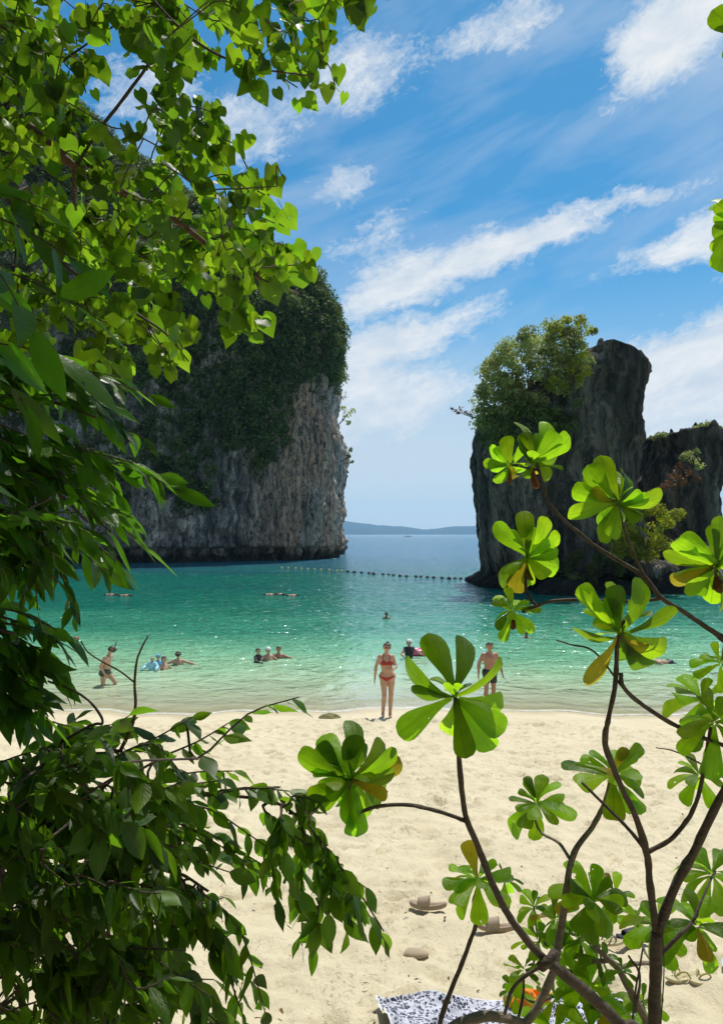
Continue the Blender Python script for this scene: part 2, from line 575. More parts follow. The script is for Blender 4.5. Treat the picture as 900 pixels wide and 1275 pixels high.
# left cliff
kL = 124 / FPX
Lz = lambda py: CZ + (665 - py) * kL
Lx = lambda px: (px - 450) * kL
right_l = [(699, 424), (690, 427), (678, 427), (660, 424), (640, 427), (590, 431), (550, 433), (522, 431), (505, 421), (480, 419), (450, 423), (425, 424), (400, 425), (372, 420),
           (345, 411), (320, 397), (300, 376), (278, 338), (235, 262), (160, 150), (70, 60), (10, 2), (-60, -80)]
pr = prof([(Lz(py), Lx(px - 7)) for py, px in right_l] + [(-6, Lx(424))])
zt = Lz(-60)
zrows = list(np.linspace(-3, 12, 46)) + list(np.linspace(12.3, zt, 230))
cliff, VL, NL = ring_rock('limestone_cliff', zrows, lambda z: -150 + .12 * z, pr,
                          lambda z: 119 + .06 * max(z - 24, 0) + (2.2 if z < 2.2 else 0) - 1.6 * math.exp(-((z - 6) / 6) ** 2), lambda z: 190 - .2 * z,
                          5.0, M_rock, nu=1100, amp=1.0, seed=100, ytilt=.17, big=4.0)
tag(cliff, 'huge grey and rust streaked limestone cliff with bushes, rising straight from the bay', 'cliff')

# right stacks
kR = 60 / FPX
Rz = lambda py: CZ + (665 - py) * kR
Rx = lambda px: (px - 450) * kR
lf = [(760, 585), (738, 589), (728, 592), (718, 606), (690, 601), (640, 598), (590, 592), (560, 590), (540, 594), (520, 601), (500, 622), (480, 655), (460, 690), (447, 714), (440, 721), (436, 727), (433, 734)]
rt = [(760, 850), (738, 836), (700, 818), (640, 802), (600, 800), (560, 803), (545, 811), (530, 813), (510, 810), (490, 812), (475, 814), (466, 820), (455, 819), (449, 812), (443, 801), (438, 787), (435, 774), (433, 760)]
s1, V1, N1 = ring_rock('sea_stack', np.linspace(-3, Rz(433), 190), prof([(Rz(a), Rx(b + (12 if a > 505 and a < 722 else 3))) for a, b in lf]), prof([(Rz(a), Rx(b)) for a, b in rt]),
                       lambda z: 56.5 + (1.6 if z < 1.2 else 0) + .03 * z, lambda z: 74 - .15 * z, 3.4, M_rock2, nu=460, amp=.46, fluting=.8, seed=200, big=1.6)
tag(s1, 'dark limestone sea stack crowned with pale green trees', 'rock')
lf2 = [(770, 790), (700, 800), (600, 800), (545, 812), (541, 815), (538, 850)]
rt2 = [(770, 925), (738, 912), (700, 903), (650, 893), (620, 890), (606, 892), (600, 897), (585, 903), (568, 909), (561, 900), (556, 908), (545, 912), (541, 905), (538, 880)]
kR2 = 68 / FPX
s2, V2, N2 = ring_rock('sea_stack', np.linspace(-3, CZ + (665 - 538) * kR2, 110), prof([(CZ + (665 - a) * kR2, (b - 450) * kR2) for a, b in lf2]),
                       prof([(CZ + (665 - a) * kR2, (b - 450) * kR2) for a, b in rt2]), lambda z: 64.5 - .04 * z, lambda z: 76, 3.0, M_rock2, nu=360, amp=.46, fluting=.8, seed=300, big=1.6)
tag(s2, 'lower jagged black rock beside the tall stack, scattered with small shrubs', 'rock')
# pinnacles on the two tops
def pinnacles(V, top, k, name_seed, par):
    r = random.Random(name_seed)
    vs, fs = [], []
    row = V[top]
    for q in range(k):
        i = r.randrange(len(row))
        c = row[i] * r.uniform(.2, .9) + row.mean(0) * r.uniform(.1, .8) * 0 + 0
        tt = r.random()
        c = row[i] * (1 - tt) + row.mean(0) * tt
        h, rad = r.uniform(.25, .75), r.uniform(.22, .55)
        b = len(vs)
        n = 9
        for lv, (zz, rr) in enumerate(((-1.6, 1.3), (-.2, 1.0), (.45, .72), (.85, .4), (1.05, .12))):
            for j in range(n):
                a = j / n * 2 * math.pi
                jr = rad * rr * r.uniform(.7, 1.25)
                vs.append((c[0] + math.cos(a) * jr, c[1] + math.sin(a) * jr, c[2] + zz * h))
        for lv in range(4):
            for j in range(n):
                fs.append((b + lv * n + j, b + lv * n + (j + 1) % n, b + (lv + 1) * n + (j + 1) % n, b + (lv + 1) * n + j))
    m_ = mesh_data('crest', vs, np.array(fs))
    return link('crest', m_, M_rock2, par)


tag(pinnacles(V1, -1, 30, 3, s1), kind='stuff')
tag(pinnacles(V1[:, (V1[-8, :, 0] > Rx(740))], -9, 50, 4, s1), kind='stuff')
tag(pinnacles(V2, -1, 50, 5, s2), kind='stuff')


def boulder(name, c, size, seed, material, label, cat='rock', group=None, n=22, amp=.28, parent=None):
    th = np.linspace(0, 2 * math.pi, n * 2, endpoint=False)
    ph = np.linspace(-math.pi / 2, math.pi / 2, n)
    A, B = np.meshgrid(th, ph)
    D = np.stack([np.cos(A) * np.cos(B), np.sin(A) * np.cos(B), np.sin(B)], -1)
    r = 1 + amp * fbm(D * 1.6 + seed, 4, seed) - .12 * np.abs(fbm(D * 3.1, 2, seed + 4))
    V = D * r[..., None] * np.array(size)
    o = link(name, mesh_data(name, V.reshape(-1, 3), grid_faces(n * 2, n, True)), material, parent)
    o.location = c
    return tag(o, label, cat, group)


M_rockp = mat('limestone_pale', lambda t: rock_mat(t, .1, 1.7))
M_moss = simple('mossy_rock', (.21, .19, .07), .85, .5, 9, .6, .02)
BL = ['low black boulder at the outer foot of the tall dark stack', 'black boulder in the water below the middle of the tall stack', 'broad black boulder below the pale one at the stacks',
      'black boulder in the water under the lower jagged rock', 'tall black boulder wedged between the two dark rocks']
for i, (px, py, sx_, sz_) in enumerate(((705, 748, 2.4, 1.6), (760, 752, 3.0, 1.9), (830, 748, 3.2, 2.2), (890, 752, 3.4, 2.4), (860, 735, 2.8, 3.0))):
    boulder('shore_boulder', P(px, py, 55 + i * .6), (sx_, 2.2, sz_), 60 + i, M_rock2, BL[i], group='boulders at the foot of the stacks')
boulder('pale_boulder', P(815, 712, 56), (1.9, 1.3, 1.0), 71, M_rockp, 'pale grey boulder lying among bushes at the foot of the stack')
gp = G(410, 894)
boulder('mossy_rock', gp + Vector((0, 0, -.02)), (.26, .16, .12), 81, M_moss, 'small moss-covered rock half buried at the water edge')

# hills on the horizon
def hill(name, d, prof_px, depthm, seed, label=None):
    xs_ = np.linspace(prof_px[0][0], prof_px[-1][0], 420)
    hz_ = np.interp(xs_, [p[0] for p in prof_px], [p[1] for p in prof_px])
    hz_ = (665 - hz_) / FPX * d
    hz_ = hz_ + hz_ * .10 * fbm(np.stack([xs_ * .035, xs_ * 0, xs_ * 0], -1), 5, seed) + 2.5 * fbm(np.stack([xs_ * .3, xs_ * 0, xs_ * 0], -1), 3, seed + 3)
    V = []
    for k, f in enumerate(np.linspace(-1, 1, 17)):
        yy = d + f * depthm
        prof_ = np.cos(f * math.pi / 2) ** .8
        V.append(np.stack([(xs_ - 450) / FPX * d, yy + 40 * fbm(np.stack([xs_ * .02, xs_ * 0 + k, xs_ * 0], -1), 3, seed + 9),
                           np.maximum(hz_, 2) * prof_ * (1 + .1 * fbm(np.stack([xs_ * .05, xs_ * 0 + k * .7, xs_ * 0], -1), 3, seed + 5)) - 3], -1))
    me_ = mesh_data(name, np.concatenate(V), grid_faces(len(xs_), 17))
    o = link(name, me_, M_hill)
    return tag(o, kind='structure')


M_hill = simple('far_forest', (.022, .055, .070), .9, .45, .012, .4, 3)
hill('hills', 6800, [(-600, 640), (-100, 628), (250, 632), (400, 644), (440, 648), (470, 653), (500, 655), (528, 659), (545, 657), (562, 655), (592, 654), (650, 655), (760, 650), (900, 655), (1200, 648), (1700, 660)], 700, 21)

# hillside with forest behind the beach (out of the picture, added to cut sky light from behind and the left)
xs_ = np.linspace(-120, 120, 90)
rows = []
for k, (yy, zz) in enumerate(((-4, 1.5), (-7, 4), (-11, 10), (-15, 19), (-20, 30), (-40, 42))):
    rows.append(np.stack([xs_, yy + 2.2 * fbm(np.stack([xs_ * .1, xs_ * 0 + k, xs_ * 0], -1), 3, 3), zz + 2.5 * fbm(np.stack([xs_ * .13, xs_ * 0 + k, xs_ * 0], -1), 3, 8)], -1))
rows2 = []
ss = np.linspace(0, 1, 60)
for k, (off_, zz) in enumerate(((0, 1.5), (-2, 5), (-4.5, 10), (-8, 15), (-16, 20))):
    lx_ = -5.2 - 5.5 * ss + off_ + 1.3 * fbm(np.stack([ss * 9, ss * 0 + k, ss * 0], -1), 3, 33)
    rows2.append(np.stack([lx_, -6 + 16 * ss, (zz + 1.5 * fbm(np.stack([ss * 11, ss * 0 + k, ss * 0], -1), 3, 38)) * np.clip((1.12 - ss) * 3, 0.05, 1)], -1))
tag(link('unseen_hillside', mesh_data('unseen_hillside', np.concatenate(rows2), grid_faces(60, 5)), M_hill), kind='structure')
tag(link('unseen_hillside', mesh_data('unseen_hillside', np.concatenate(rows), grid_faces(90, 6)), M_hill), kind='structure')
#@@PART2

# ------------------------------------------------------------------ vegetation materials
def leaf_mat(name, base, trans, tfac=.5, rough=.38, hue=.25, veins=True, src='object', spec=.28):
    def f(t):
        if src == 'object':
            rnd = t.n('ShaderNodeObjectInfo').outputs['Random']
        else:
            rnd = t.n('ShaderNodeAttribute', attribute_name='rnd').outputs['Fac']
        r2 = t.math('FRACT', t.math('MULTIPLY', rnd, 7.31))
        val = t.math('ADD', .40, t.math('MULTIPLY', rnd, .88))
        yel = t.math('MULTIPLY', t.math('MULTIPLY', r2, r2), hue)
        b = t.mix(yel, base, (base[0] * 2.6, base[1] * 1.35, base[2]))
        c = t.mix(yel, trans, (min(1, trans[0] * 2.0), trans[1] * 1.12, trans[2]))
        nb = None
        if veins:
            uv = t.n('ShaderNodeTexCoord').outputs['UV']
            s = t.n('ShaderNodeSeparateXYZ', {0: uv})
            au = t.math('ABSOLUTE', t.math('SUBTRACT', s.outputs[0], .5))
            mid = t.ramp(au, [(.012, 1.0), (.045, 0.0)])
            w_ = t.math('SINE', t.math('MULTIPLY', t.math('SUBTRACT', s.outputs[1], t.math('MULTIPLY', au, .6)), 58.0))
            side = t.math('MULTIPLY', t.ramp(w_, [(.72, 0.0), (1.0, 1.0)]), .5)
            v = t.math('MAXIMUM', mid, side)
            b = t.mix(t.math('MULTIPLY', v, .7), b, (base[0] * 3.0 + .03, base[1] * 2.0 + .03, base[2] * 2 + .02))
            c = t.mix(t.math('MULTIPLY', v, .7), c, (trans[0] * .55, trans[1] * .50, trans[2] * .8))
            ob = t.n('ShaderNodeTexCoord').outputs['Object']
            ob = t.n('ShaderNodeVectorMath', {0: t.n('ShaderNodeCombineXYZ', {0: rnd, 1: r2, 2: rnd}).outputs[0], 1: (17, 23, 31), 2: ob}, operation='MULTIPLY_ADD').outputs[0]
            bl = t.noise(ob, 3.2, 4)
            spots = t.ramp(t.noise(ob, 11, 3, .7), [(.64, 0.0), (.72, .6)])
            edge_ = t.math('MULTIPLY', t.ramp(t.math('ADD', au, t.math('MULTIPLY', t.math('SUBTRACT', t.noise(ob, 6, 3), .5), .25)), [(.47, 0.0), (.53, 1.0)]), .75)
            spots = t.math('MAXIMUM', spots, t.math('MULTIPLY', edge_, t.ramp(r2, [(.45, 0.0), (.8, 1.0)])))
            b = t.mix(t.math('MULTIPLY', spots, .6), b, (.09, .06, .018))
            c = t.mix(t.math('MULTIPLY', t.ramp(bl, [(.32, 0.0), (.68, 1.0)]), .55), c, (trans[0] * .45, trans[1] * .50, trans[2]))
            c = t.mix(t.math('MULTIPLY', spots, .7), c, (.24, .16, .02))
            nb = bump(t, t.math('SUBTRACT', t.math('MULTIPLY', t.noise(ob, 6, 2), .6), t.math('MULTIPLY', v, .5)), .22, .03)
        b = t.mix(1.0, b, t.n('ShaderNodeCombineXYZ', {0: val, 1: val, 2: val}).outputs[0], 'MULTIPLY')
        c = t.mix(1.0, c, t.n('ShaderNodeCombineXYZ', {0: val, 1: val, 2: val}).outputs[0], 'MULTIPLY')
        p = principled(t, b, rough, nb, **{'Specular IOR Level': spec})
        tr = t.n('ShaderNodeBsdfTranslucent', {0: c}).outputs[0]
        sh = t.n('ShaderNodeMixShader', {0: tfac, 1: p, 2: tr}).outputs[0]
        if veins:
            hole = t.math('MULTIPLY', t.ramp(t.noise(ob, 5.5, 2, .5), [(.735, 0.0), (.745, 1.0)]), t.ramp(rnd, [(.35, 0.0), (.36, 1.0)]))
            sh = t.n('ShaderNodeMixShader', {0: hole, 1: sh, 2: t.n('ShaderNodeBsdfTransparent').outputs[0]}).outputs[0]
        return sh
    return mat(name, f)


M_sc = leaf_mat('leaf_sea_lettuce', (.060, .135, .012), (.46, .88, .012), .60, .42, .4)
M_scy = leaf_mat('leaf_yellowing', (.16, .15, .012), (.75, .62, .02), .52, .4, .3)
M_dead = leaf_mat('leaf_withered', (.10, .05, .02), (.28, .11, .03), .35, .7, .3)
M_ht = leaf_mat('leaf_heart', (.040, .090, .012), (.27, .56, .016), .50, .45, .40)
M_ln = leaf_mat('leaf_lance', (.027, .078, .010), (.16, .46, .010), .42, .40, .35)
M_ov = leaf_mat('leaf_oval', (.036, .085, .012), (.23, .52, .013), .44, .42, .4)
M_ht_s = leaf_mat('foliage_heart', (.040, .090, .012), (.27, .56, .016), .50, .45, .40, False, 'attr')
M_ln_s = leaf_mat('foliage_lance', (.027, .078, .010), (.16, .46, .010), .42, .40, .35, False, 'attr')
M_ov_s = leaf_mat('foliage_oval', (.036, .085, .012), (.23, .52, .013), .44, .42, .4, False, 'attr')
M_far = leaf_mat('far_bush', (.085, .135, .040), (.12, .22, .03), .30, .6, .4, False, 'attr', .2)
M_farl = leaf_mat('far_tree_pale', (.27, .36, .14), (.50, .66, .20), .42, .6, .5, False, 'attr', .2)
M_fary = leaf_mat('far_tree_yellow', (.22, .28, .025), (.52, .62, .04), .42, .6, .5, False, 'attr', .2)
M_farr = leaf_mat('far_bush_rust', (.17, .10, .05), (.30, .16, .07), .35, .6, .6, False, 'attr', .2)


def bark(name, c0, c1):
    def f(t):
        o = t.n('ShaderNodeTexCoord').outputs['Object']
        a = t.noise(t.mapping(o, scale=(26, 26, 130)), 1.0, 6, .7)
        b_ = t.noise(o, 22, 4)
        c = t.mix(t.ramp(a, [(.3, 0.0), (.7, 1.0)]), c0, c1)
        c = t.mix(t.math('MULTIPLY', t.ramp(b_, [(.5, 0.0), (.7, 1.0)]), .5), c, tuple(x * .45 for x in c0))
        return principled(t, c, .8, bump(t, t.math('ADD', a, b_), 1.0, .008))
    return mat(name, f)


M_bark = bark('bark_brown', (.045, .030, .022), (.12, .085, .06))
M_barkp = bark('bark_pale', (.12, .095, .07), (.27, .22, .17))
M_barkr = bark('bark_reddish', (.10, .055, .03), (.22, .13, .08))


def leaf_mesh(kind, var):
    r = random.Random(hash_kind[kind] * 17 + var)
    TS = {'spat': [0, .16, .34, .52, .68, .80, .89, .955, 1], 'heart': [0, .07, .18, .32, .48, .66, .84, 1], 'lance': [0, .1, .24, .4, .58, .76, .9, 1],
          'oval': [0, .1, .24, .4, .58, .76, .9, 1]}[kind]
    nl, nw = len(TS) - 1, 4
    V, uv = [], []
    bend = {'spat': r.uniform(.08, .62), 'heart': r.uniform(-.05, .35), 'lance': r.uniform(-.08, .35), 'oval': r.uniform(0, .35)}[kind]
    fold = {'spat': r.uniform(-.12, .10), 'heart': r.uniform(-.08, .10), 'lance': r.uniform(.0, .22), 'oval': r.uniform(-.05, .2)}[kind]
    cup = {'spat': r.uniform(-.55, .30), 'heart': r.uniform(-.35, .35), 'lance': r.uniform(-.3, .3), 'oval': r.uniform(-.4, .3)}[kind]
    side = r.uniform(-.10, .10)
    twist = r.uniform(-.35, .35)
    wavy = {'spat': .05, 'heart': .07, 'lance': .03, 'oval': .045}[kind]
    ph = r.uniform(0, 6)
    wk = r.uniform(.9, 1.1)
    for i in range(nl + 1):
        t = TS[i]
        if kind == 'spat':
            wd = float(np.interp(t, [0, .15, .35, .55, .72, .82, .90, .955, .985, 1], [.035, .05, .105, .175, .215, .220, .195, .14, .08, .02])) * wk
        elif kind == 'heart':
            wd = float(np.interp(t, [0, .07, .18, .32, .48, .66, .84, .93, 1], [.20, .36, .44, .45, .39, .27, .12, .05, .008])) * wk
        elif kind == 'lance':
            wd = float(np.interp(t, [0, .1, .24, .4, .58, .76, .9, 1], [.014, .065, .115, .138, .130, .085, .035, .004])) * wk
        else:
            wd = float(np.interp(t, [0, .1, .24, .4, .58, .76, .9, 1], [.02, .12, .20, .235, .215, .14, .06, .006])) * wk
        for j in range(nw + 1):
            v = j / nw * 2 - 1
            x = v * wd + side * t * t
            y = t
            if kind == 'heart':
                y -= .17 * abs(v) ** 1.5 * (1 - t) ** 4
            z = -bend * t * t + fold * abs(v) * wd + cup * v * v * wd + twist * v * wd * (t - .3) + wavy * math.sin(t * 8 + ph + v * 1.7) * abs(v) * (wd * 3)
            V.append((x, y - abs(bend) * .25 * t ** 3, z))
            uv.append((j / nw, t))
    F = [tuple(f) for f in grid_faces(nw + 1, nl + 1)]
    # stalk
    st = {'spat': 0, 'heart': .42, 'lance': .09, 'oval': .12}[kind]
    if st:
        b = len(V)
        for (yy, zz) in ((.02, 0), (-st, .06 * r.uniform(-1, 1))):
            for a in range(3):
                V.append((.013 * math.cos(a * 2.1), yy, zz + .013 * math.sin(a * 2.1)))
                uv.append((.5, 0))
        F += [(b, b + 1, b + 4, b + 3), (b + 1, b + 2, b + 5, b + 4), (b + 2, b, b + 3, b + 5)]
    me_ = mesh_data('leaf_' + kind, V, F)
    ul = me_.uv_layers.new(name='UVMap')
    li = np.empty(len(me_.loops), np.int32)
    me_.loops.foreach_get('vertex_index', li)
    ul.data.foreach_set('uv', np.array(uv, np.float32)[li].ravel())
    return me_


hash_kind = {'spat': 1, 'heart': 2, 'lance': 3, 'oval': 4}
LEAF = {}


def leaf_variants(kind, m):
    key = (kind, m.name)
    if key not in LEAF:
        L = []
        for v in range(12):
            me_ = leaf_mesh(kind, v)
            me_.materials.append(m)
            L.append(me_)
        LEAF[key] = L
    return LEAF[key]


def frame(pos, d, nrm, size, wscale=1.0):
    d = Vector(d).normalized()
    n = Vector(nrm)
    n = n - d * n.dot(d)
    if n.length < 1e-4:
        n = d.orthogonal()
    n.normalize()
    x = d.cross(n)
    m = Matrix((x * size * wscale, d * size, n * size)).transposed().to_4x4()
    m.translation = pos
    return m


class Plant:
    """a thing with branches and single leaves; leaves past the limit are joined"""
    def __init__(self, name, base, label, cat):
        self.root = empty(name, base, label, cat)
        self.base = Vector(base)
        self.samples = []       # (point, radius)
        self.leaves = []        # (matrix, kind, mat, stuffmat, prio)

    def branch(self, pts, r0, r1, m, name='branch', sides=8, n=None, wob=.12):
        pts = [np.array(p, float) for p in pts]
        radii = list(np.linspace(r0, r1, max(2, len(pts))))
        V, F = tube(pts, radii, n, sides, wob, len(self.samples))
        V = V - np.array(self.base)
        o = link(name, mesh_data(name, V, F), m, self.root)
        C = catmull(pts, max(8, len(pts) * 6))
        rr = np.linspace(r0, r1, len(C))
        self.samples += [(Vector(c), r) for c, r in zip(C, rr)]
        return C

    def nearest(self, p):
        p = Vector(p)
        return min(self.samples, key=lambda s: (s[0] - p).length)

    def leaf(self, pos, d, nrm, size, kind, m, ms=None, prio=0.0, ws=1.0):
        self.leaves.append((frame(Vector(pos) - self.base, d, nrm, size, ws), kind, m, ms, prio))

    def finish(self, limit=295):
        L = sorted(self.leaves, key=lambda l: -l[4])
        for (mx, kind, m, ms, pr_) in L[:limit]:
            o = link('leaf', random.choice(leaf_variants(kind, m)), None, self.root, mx)
        rest = {}
        for l in L[limit:]:
            rest.setdefault(l[3].name, []).append(l)
        for nm, ll in rest.items():
            VV, FF, RR, b = [], [], [], 0
            for (mx, kind, m, ms, _) in ll:
                src_ = random.choice(leaf_variants(kind, m))
                co = np.empty(len(src_.vertices) * 3, np.float32)
                src_.vertices.foreach_get('co', co)
                co = co.reshape(-1, 3)
                nr_ = {'spat': 9}.get(kind, 8)
                co = co[:nr_ * 5]
                A = np.array(mx)
                VV.append(co @ A[:3, :3].T + A[:3, 3])
                FF.append(grid_faces(5, nr_) + b)
                RR.append(np.full(len(co), random.random()))
                b += len(co)
            me_ = mesh_data('foliage', np.concatenate(VV), np.concatenate(FF))
            set_attr(me_, 'rnd', np.concatenate(RR))
            tag(link('foliage', me_, ll[0][3], self.root), kind='stuff')


def rv(s=1.0):
    return Vector((random.gauss(0, s), random.gauss(0, s), random.gauss(0, s)))


def gz(p):
    return float(ground0(p[0], p[1]))


# ------------------------------------------------------------------ sea lettuce shrubs (right)
def rosette(pl, px, py, d, R, n=12, axis_=(0, 0, 1), yellow=.08, dead=0, low=-22, high=70):
    c = P(px, py, d)
    L = R / FPX * d * 1.02
    n = int(n * 1.55)
    ax = (Vector(axis_) + Vector((0, -.34, 0)) + rv(.08)).normalized()
    u = ax.orthogonal().normalized()
    v = ax.cross(u)
    a0 = random.uniform(0, 6.28)
    for i in range(n):
        f = i / max(1, n - 1)                     # 0 outer .. 1 inner
        a = a0 + i * 2.399963 + random.gauss(0, .14)
        e = math.radians(low + (high - low) * f ** 1.1 + random.gauss(0, 9))
        rad = u * math.cos(a) + v * math.sin(a)
        dr = rad * math.cos(e) + ax * math.sin(e)
        nr = ax * math.cos(e) - rad * math.sin(e) + rv(.2)
        s = L * random.uniform(.70, 1.12) * (1 - .40 * f ** 2.0)
        m = M_scy if random.random() < yellow * (1.2 - f) * .35 else M_sc
        pl.leaf(c - ax * (.018 * (1 - f)) + rad * .004, dr, nr, s, 'spat', m, M_ov_s, s / d, random.uniform(.86, 1.12))
    for i in range(dead):
        a = random.uniform(0, 6.28)
        rad = u * math.cos(a) + v * math.sin(a)
        pl.leaf(c - ax * .02, rad * .35 + Vector((0, 0, -1)), rad, L * random.uniform(.45, .7), 'spat', M_dead, M_ov_s, 1, .9)


def fan(pl, cx, cy, d, tips, yellow=(), more=.75):
    """leaves of one tuft whose tips were read off the photo; each leaf gets its own depth and tilt, younger leaves fill in between"""
    c = P(cx, cy, d)

    def put(tx, ty, back, m, k=1.0):
        t_ = P(tx, ty, d + back)
        dr = t_ - c
        hi = ty < cy + 8
        nr = Vector((random.gauss(0, .32), -1, random.gauss(-.65, .2) if hi else random.choice((-.5, .35)) + random.gauss(0, .25)))
        pl.leaf(c + rv(.004) - Vector((0, 0, .006)), dr, nr, dr.length * 1.04, 'spat', m, M_ov_s, 1, k * random.uniform(.84, 1.04) * min(1.25, max(.8, .125 / dr.length)))
    for i, (tx, ty) in enumerate(tips):
        put(tx, ty, random.choice((-1, 1)) * random.uniform(.01, .05), M_scy if i in yellow else M_sc)
        if random.random() < more:
            a = math.atan2(ty - cy, tx - cx) + random.uniform(.25, .6) * random.choice((-1, 1))
            r_ = math.hypot(tx - cx, ty - cy) * random.uniform(.55, .85)
            put(cx + r_ * math.cos(a), cy + r_ * math.sin(a), random.uniform(-.06, .05), M_scy if random.random() < .06 else M_sc, .9)


def limb(pl, pix, r0, r1, m=None, name='branch', **k):
    """pix: (px, py, depth) list; r0, r1 in photo pixels of thickness at the depth"""
    pts = [P(*q) for q in pix]
    return pl.branch(pts, r0 * .32 / FPX * pix[0][2], r1 * .32 / FPX * pix[-1][2], m or M_bark, name, wob=.22, **k)


def to_ground(px, py, d, lean=(0, 0)):
    p = P(px, py, d)
    q = Vector((p.x + lean[0], p.y + lean[1], 0))
    q.z = gz(q) - .08
    return q


# shrub A : the big trunk at the lower right
gA = to_ground(813, 1290, 2.0, (.03, .1))
A = Plant('sea_lettuce_shrub', gA, 'sea lettuce shrub with one dark upright trunk that forks above the sandals', 'shrub')
A.branch([gA, P(813, 1330, 2.0), P(815, 1230, 2.0), P(817, 1160, 2.0)], .0165, .0155, M_bark, 'trunk', sides=12, n=30)
limb(A, [(817, 1165, 2.0), (835, 1115, 2.0), (866, 1055, 1.98), (900, 985, 1.95), (945, 900, 1.9)], 21, 14)
limb(A, [(817, 1165, 2.0), (810, 1110, 2.0), (804, 1060, 2.0), (790, 1015, 1.98), (768, 968, 1.95), (753, 925, 1.92), (757, 895, 1.9), (766, 850, 1.9), (768, 805, 1.9), (776, 772, 1.9)], 15, 8)
limb(A, [(804, 1062, 2.0), (838, 1042, 2.0), (866, 1000, 1.98), (878, 945, 1.96), (884, 905, 1.95)], 10, 7)
limb(A, [(803, 1058, 2.0), (780, 1030, 2.02), (742, 992, 2.05), (724, 974, 2.08)], 8, 5)
limb(A, [(900, 928, 1.95), (868, 916, 1.95), (838, 902, 1.95), (800, 878, 1.93), (776, 856, 1.9), (772, 838, 1.9)], 9, 9)
limb(A, [(900, 968, 2.1), (870, 950, 2.1), (838, 935, 2.1), (816, 931, 2.1)], 4, 2)
limb(A, [(815, 1195, 2.0), (845, 1165, 2.0), (860, 1150, 2.02), (868, 1132, 2.05)], 10, 5)
limb(A, [(862, 1148, 2.02), (882, 1100, 2.1), (890, 1085, 2.2)], 5, 4)
limb(A, [(822, 1275, 1.95), (826, 1210, 1.95), (824, 1150, 1.98)], 3, 2)
limb(A, [(776, 858, 1.9), (740, 812, 1.92), (712, 803, 1.95), (692, 797, 1.95)], 4, 3)
fan(A, 772, 786, 1.9, [(722, 742), (745, 722), (782, 718), (818, 738), (847, 768), (848, 826), (815, 864), (742, 856), (714, 806), (790, 838)], (7,))
rosette(A, 774, 780, 1.92, 48, 4, (.05, .2, 1), .1, 0, 20, 70)
rosette(A, 890, 895, 1.95, 62, 12, (-.1, -.3, 1), .1, 0, -35)
rosette(A, 872, 868, 2.1, 52, 10, (-.4, -.1, 1))
rosette(A, 895, 822, 2.05, 45, 10, (-.4, 0, 1))
rosette(A, 870, 962, 2.3, 44, 9, (-.2, -.1, 1), .15)
rosette(A, 868, 1150, 2.05, 62, 9, (.15, -.3, 1), .1)
rosette(A, 818, 1150, 2.1, 52, 9, (-.3, -.1, 1))
rosette(A, 886, 1085, 2.3, 52, 10, (-.1, 0, 1))
A.finish()

# shrub B : long leaning stem in the middle
gB = to_ground(800, 1330, 1.75, (.1, .1))
B = Plant('sea_lettuce_shrub', gB, 'sea lettuce shrub on a long leaning stem, its top leaves before the bathers', 'shrub')
B.branch([gB, P(800, 1330, 1.75), P(771, 1276, 1.72), P(725, 1232, 1.70), P(680, 1196, 1.68)], .0155, .0115, M_bark, 'trunk', sides=12, n=30)
limb(B, [(680, 1197, 1.68), (655, 1170, 1.67), (632, 1138, 1.66), (612, 1098, 1.65), (594, 1052, 1.63), (580, 1018, 1.62), (574, 975, 1.6), (570, 920, 1.58), (566, 868, 1.56)], 16, 9)
limb(B, [(579, 1022, 1.62), (545, 1010, 1.62), (505, 1002, 1.62), (470, 1004, 1.62), (440, 1010, 1.62), (436, 972, 1.6)], 8, 7)
boss = P(680, 1196, 1.68)
limb(B, [(690, 1185, 1.68), (684, 1196, 1.66), (672, 1203, 1.67)], 17, 20)
fan(B, 566, 866, 1.56, [(541, 783), (604, 790), (487, 842), (643, 851), (498, 903), (546, 936), (609, 946), (640, 888), (628, 905)], (), .35)
rosette(B, 566, 862, 1.57, 40, 4, (0, .3, 1), 0, 0, 30, 72)
fan(B, 437, 966, 1.6, [(403, 904), (458, 893), (368, 955), (498, 932), (503, 962), (380, 1002), (502, 1002), (412, 1034), (484, 1030), (446, 1054), (430, 918)], (4,))
rosette(B, 437, 962, 1.62, 44, 5, (0, .2, 1), .2, 0, 10, 70)
limb(B, [(676, 1200, 1.68), (640, 1228, 1.7), (628, 1262, 1.72)], 8, 7)
B.finish()

# shrub C : pale limbs low down
gC = to_ground(560, 1340, 2.05, (.25, .2))
C_ = Plant('sea_lettuce_shrub', gC, 'sea lettuce shrub with pale crooked limbs sprawling over the patterned cloth', 'shrub')
C_.branch([gC, P(520, 1345, 2.1), P(552, 1290, 2.1), P(590, 1268, 2.1), P(620, 1266, 2.1), P(652, 1275, 2.1)], .017, .013, M_barkp, 'trunk', sides=12, n=36)
limb(C_, [(640, 1285, 2.1), (664, 1262, 2.1), (688, 1212, 2.1), (696, 1165, 2.12), (704, 1118, 2.14), (708, 1085, 2.15), (716, 1058, 2.16), (738, 1028, 2.18), (752, 1000, 2.2), (760, 970, 2.2)], 17, 9, M_barkp)
limb(C_, [(710, 1072, 2.15), (696, 1050, 2.2), (674, 1037, 2.3), (666, 1020, 2.35), (668, 1000, 2.4)], 6, 5, M_barkp)
limb(C_, [(540, 1350, 2.2), (548, 1272, 2.2), (570, 1212, 2.2), (584, 1175, 2.2), (593, 1145, 2.2), (595, 1092, 2.2)], 11, 7, M_bark)
limb(C_, [(820, 1320, 2.15), (806, 1275, 2.15), (786, 1238, 2.15), (768, 1205, 2.15), (752, 1190, 2.15), (738, 1172, 2.15), (735, 1122, 2.15)], 17, 8, M_barkp)
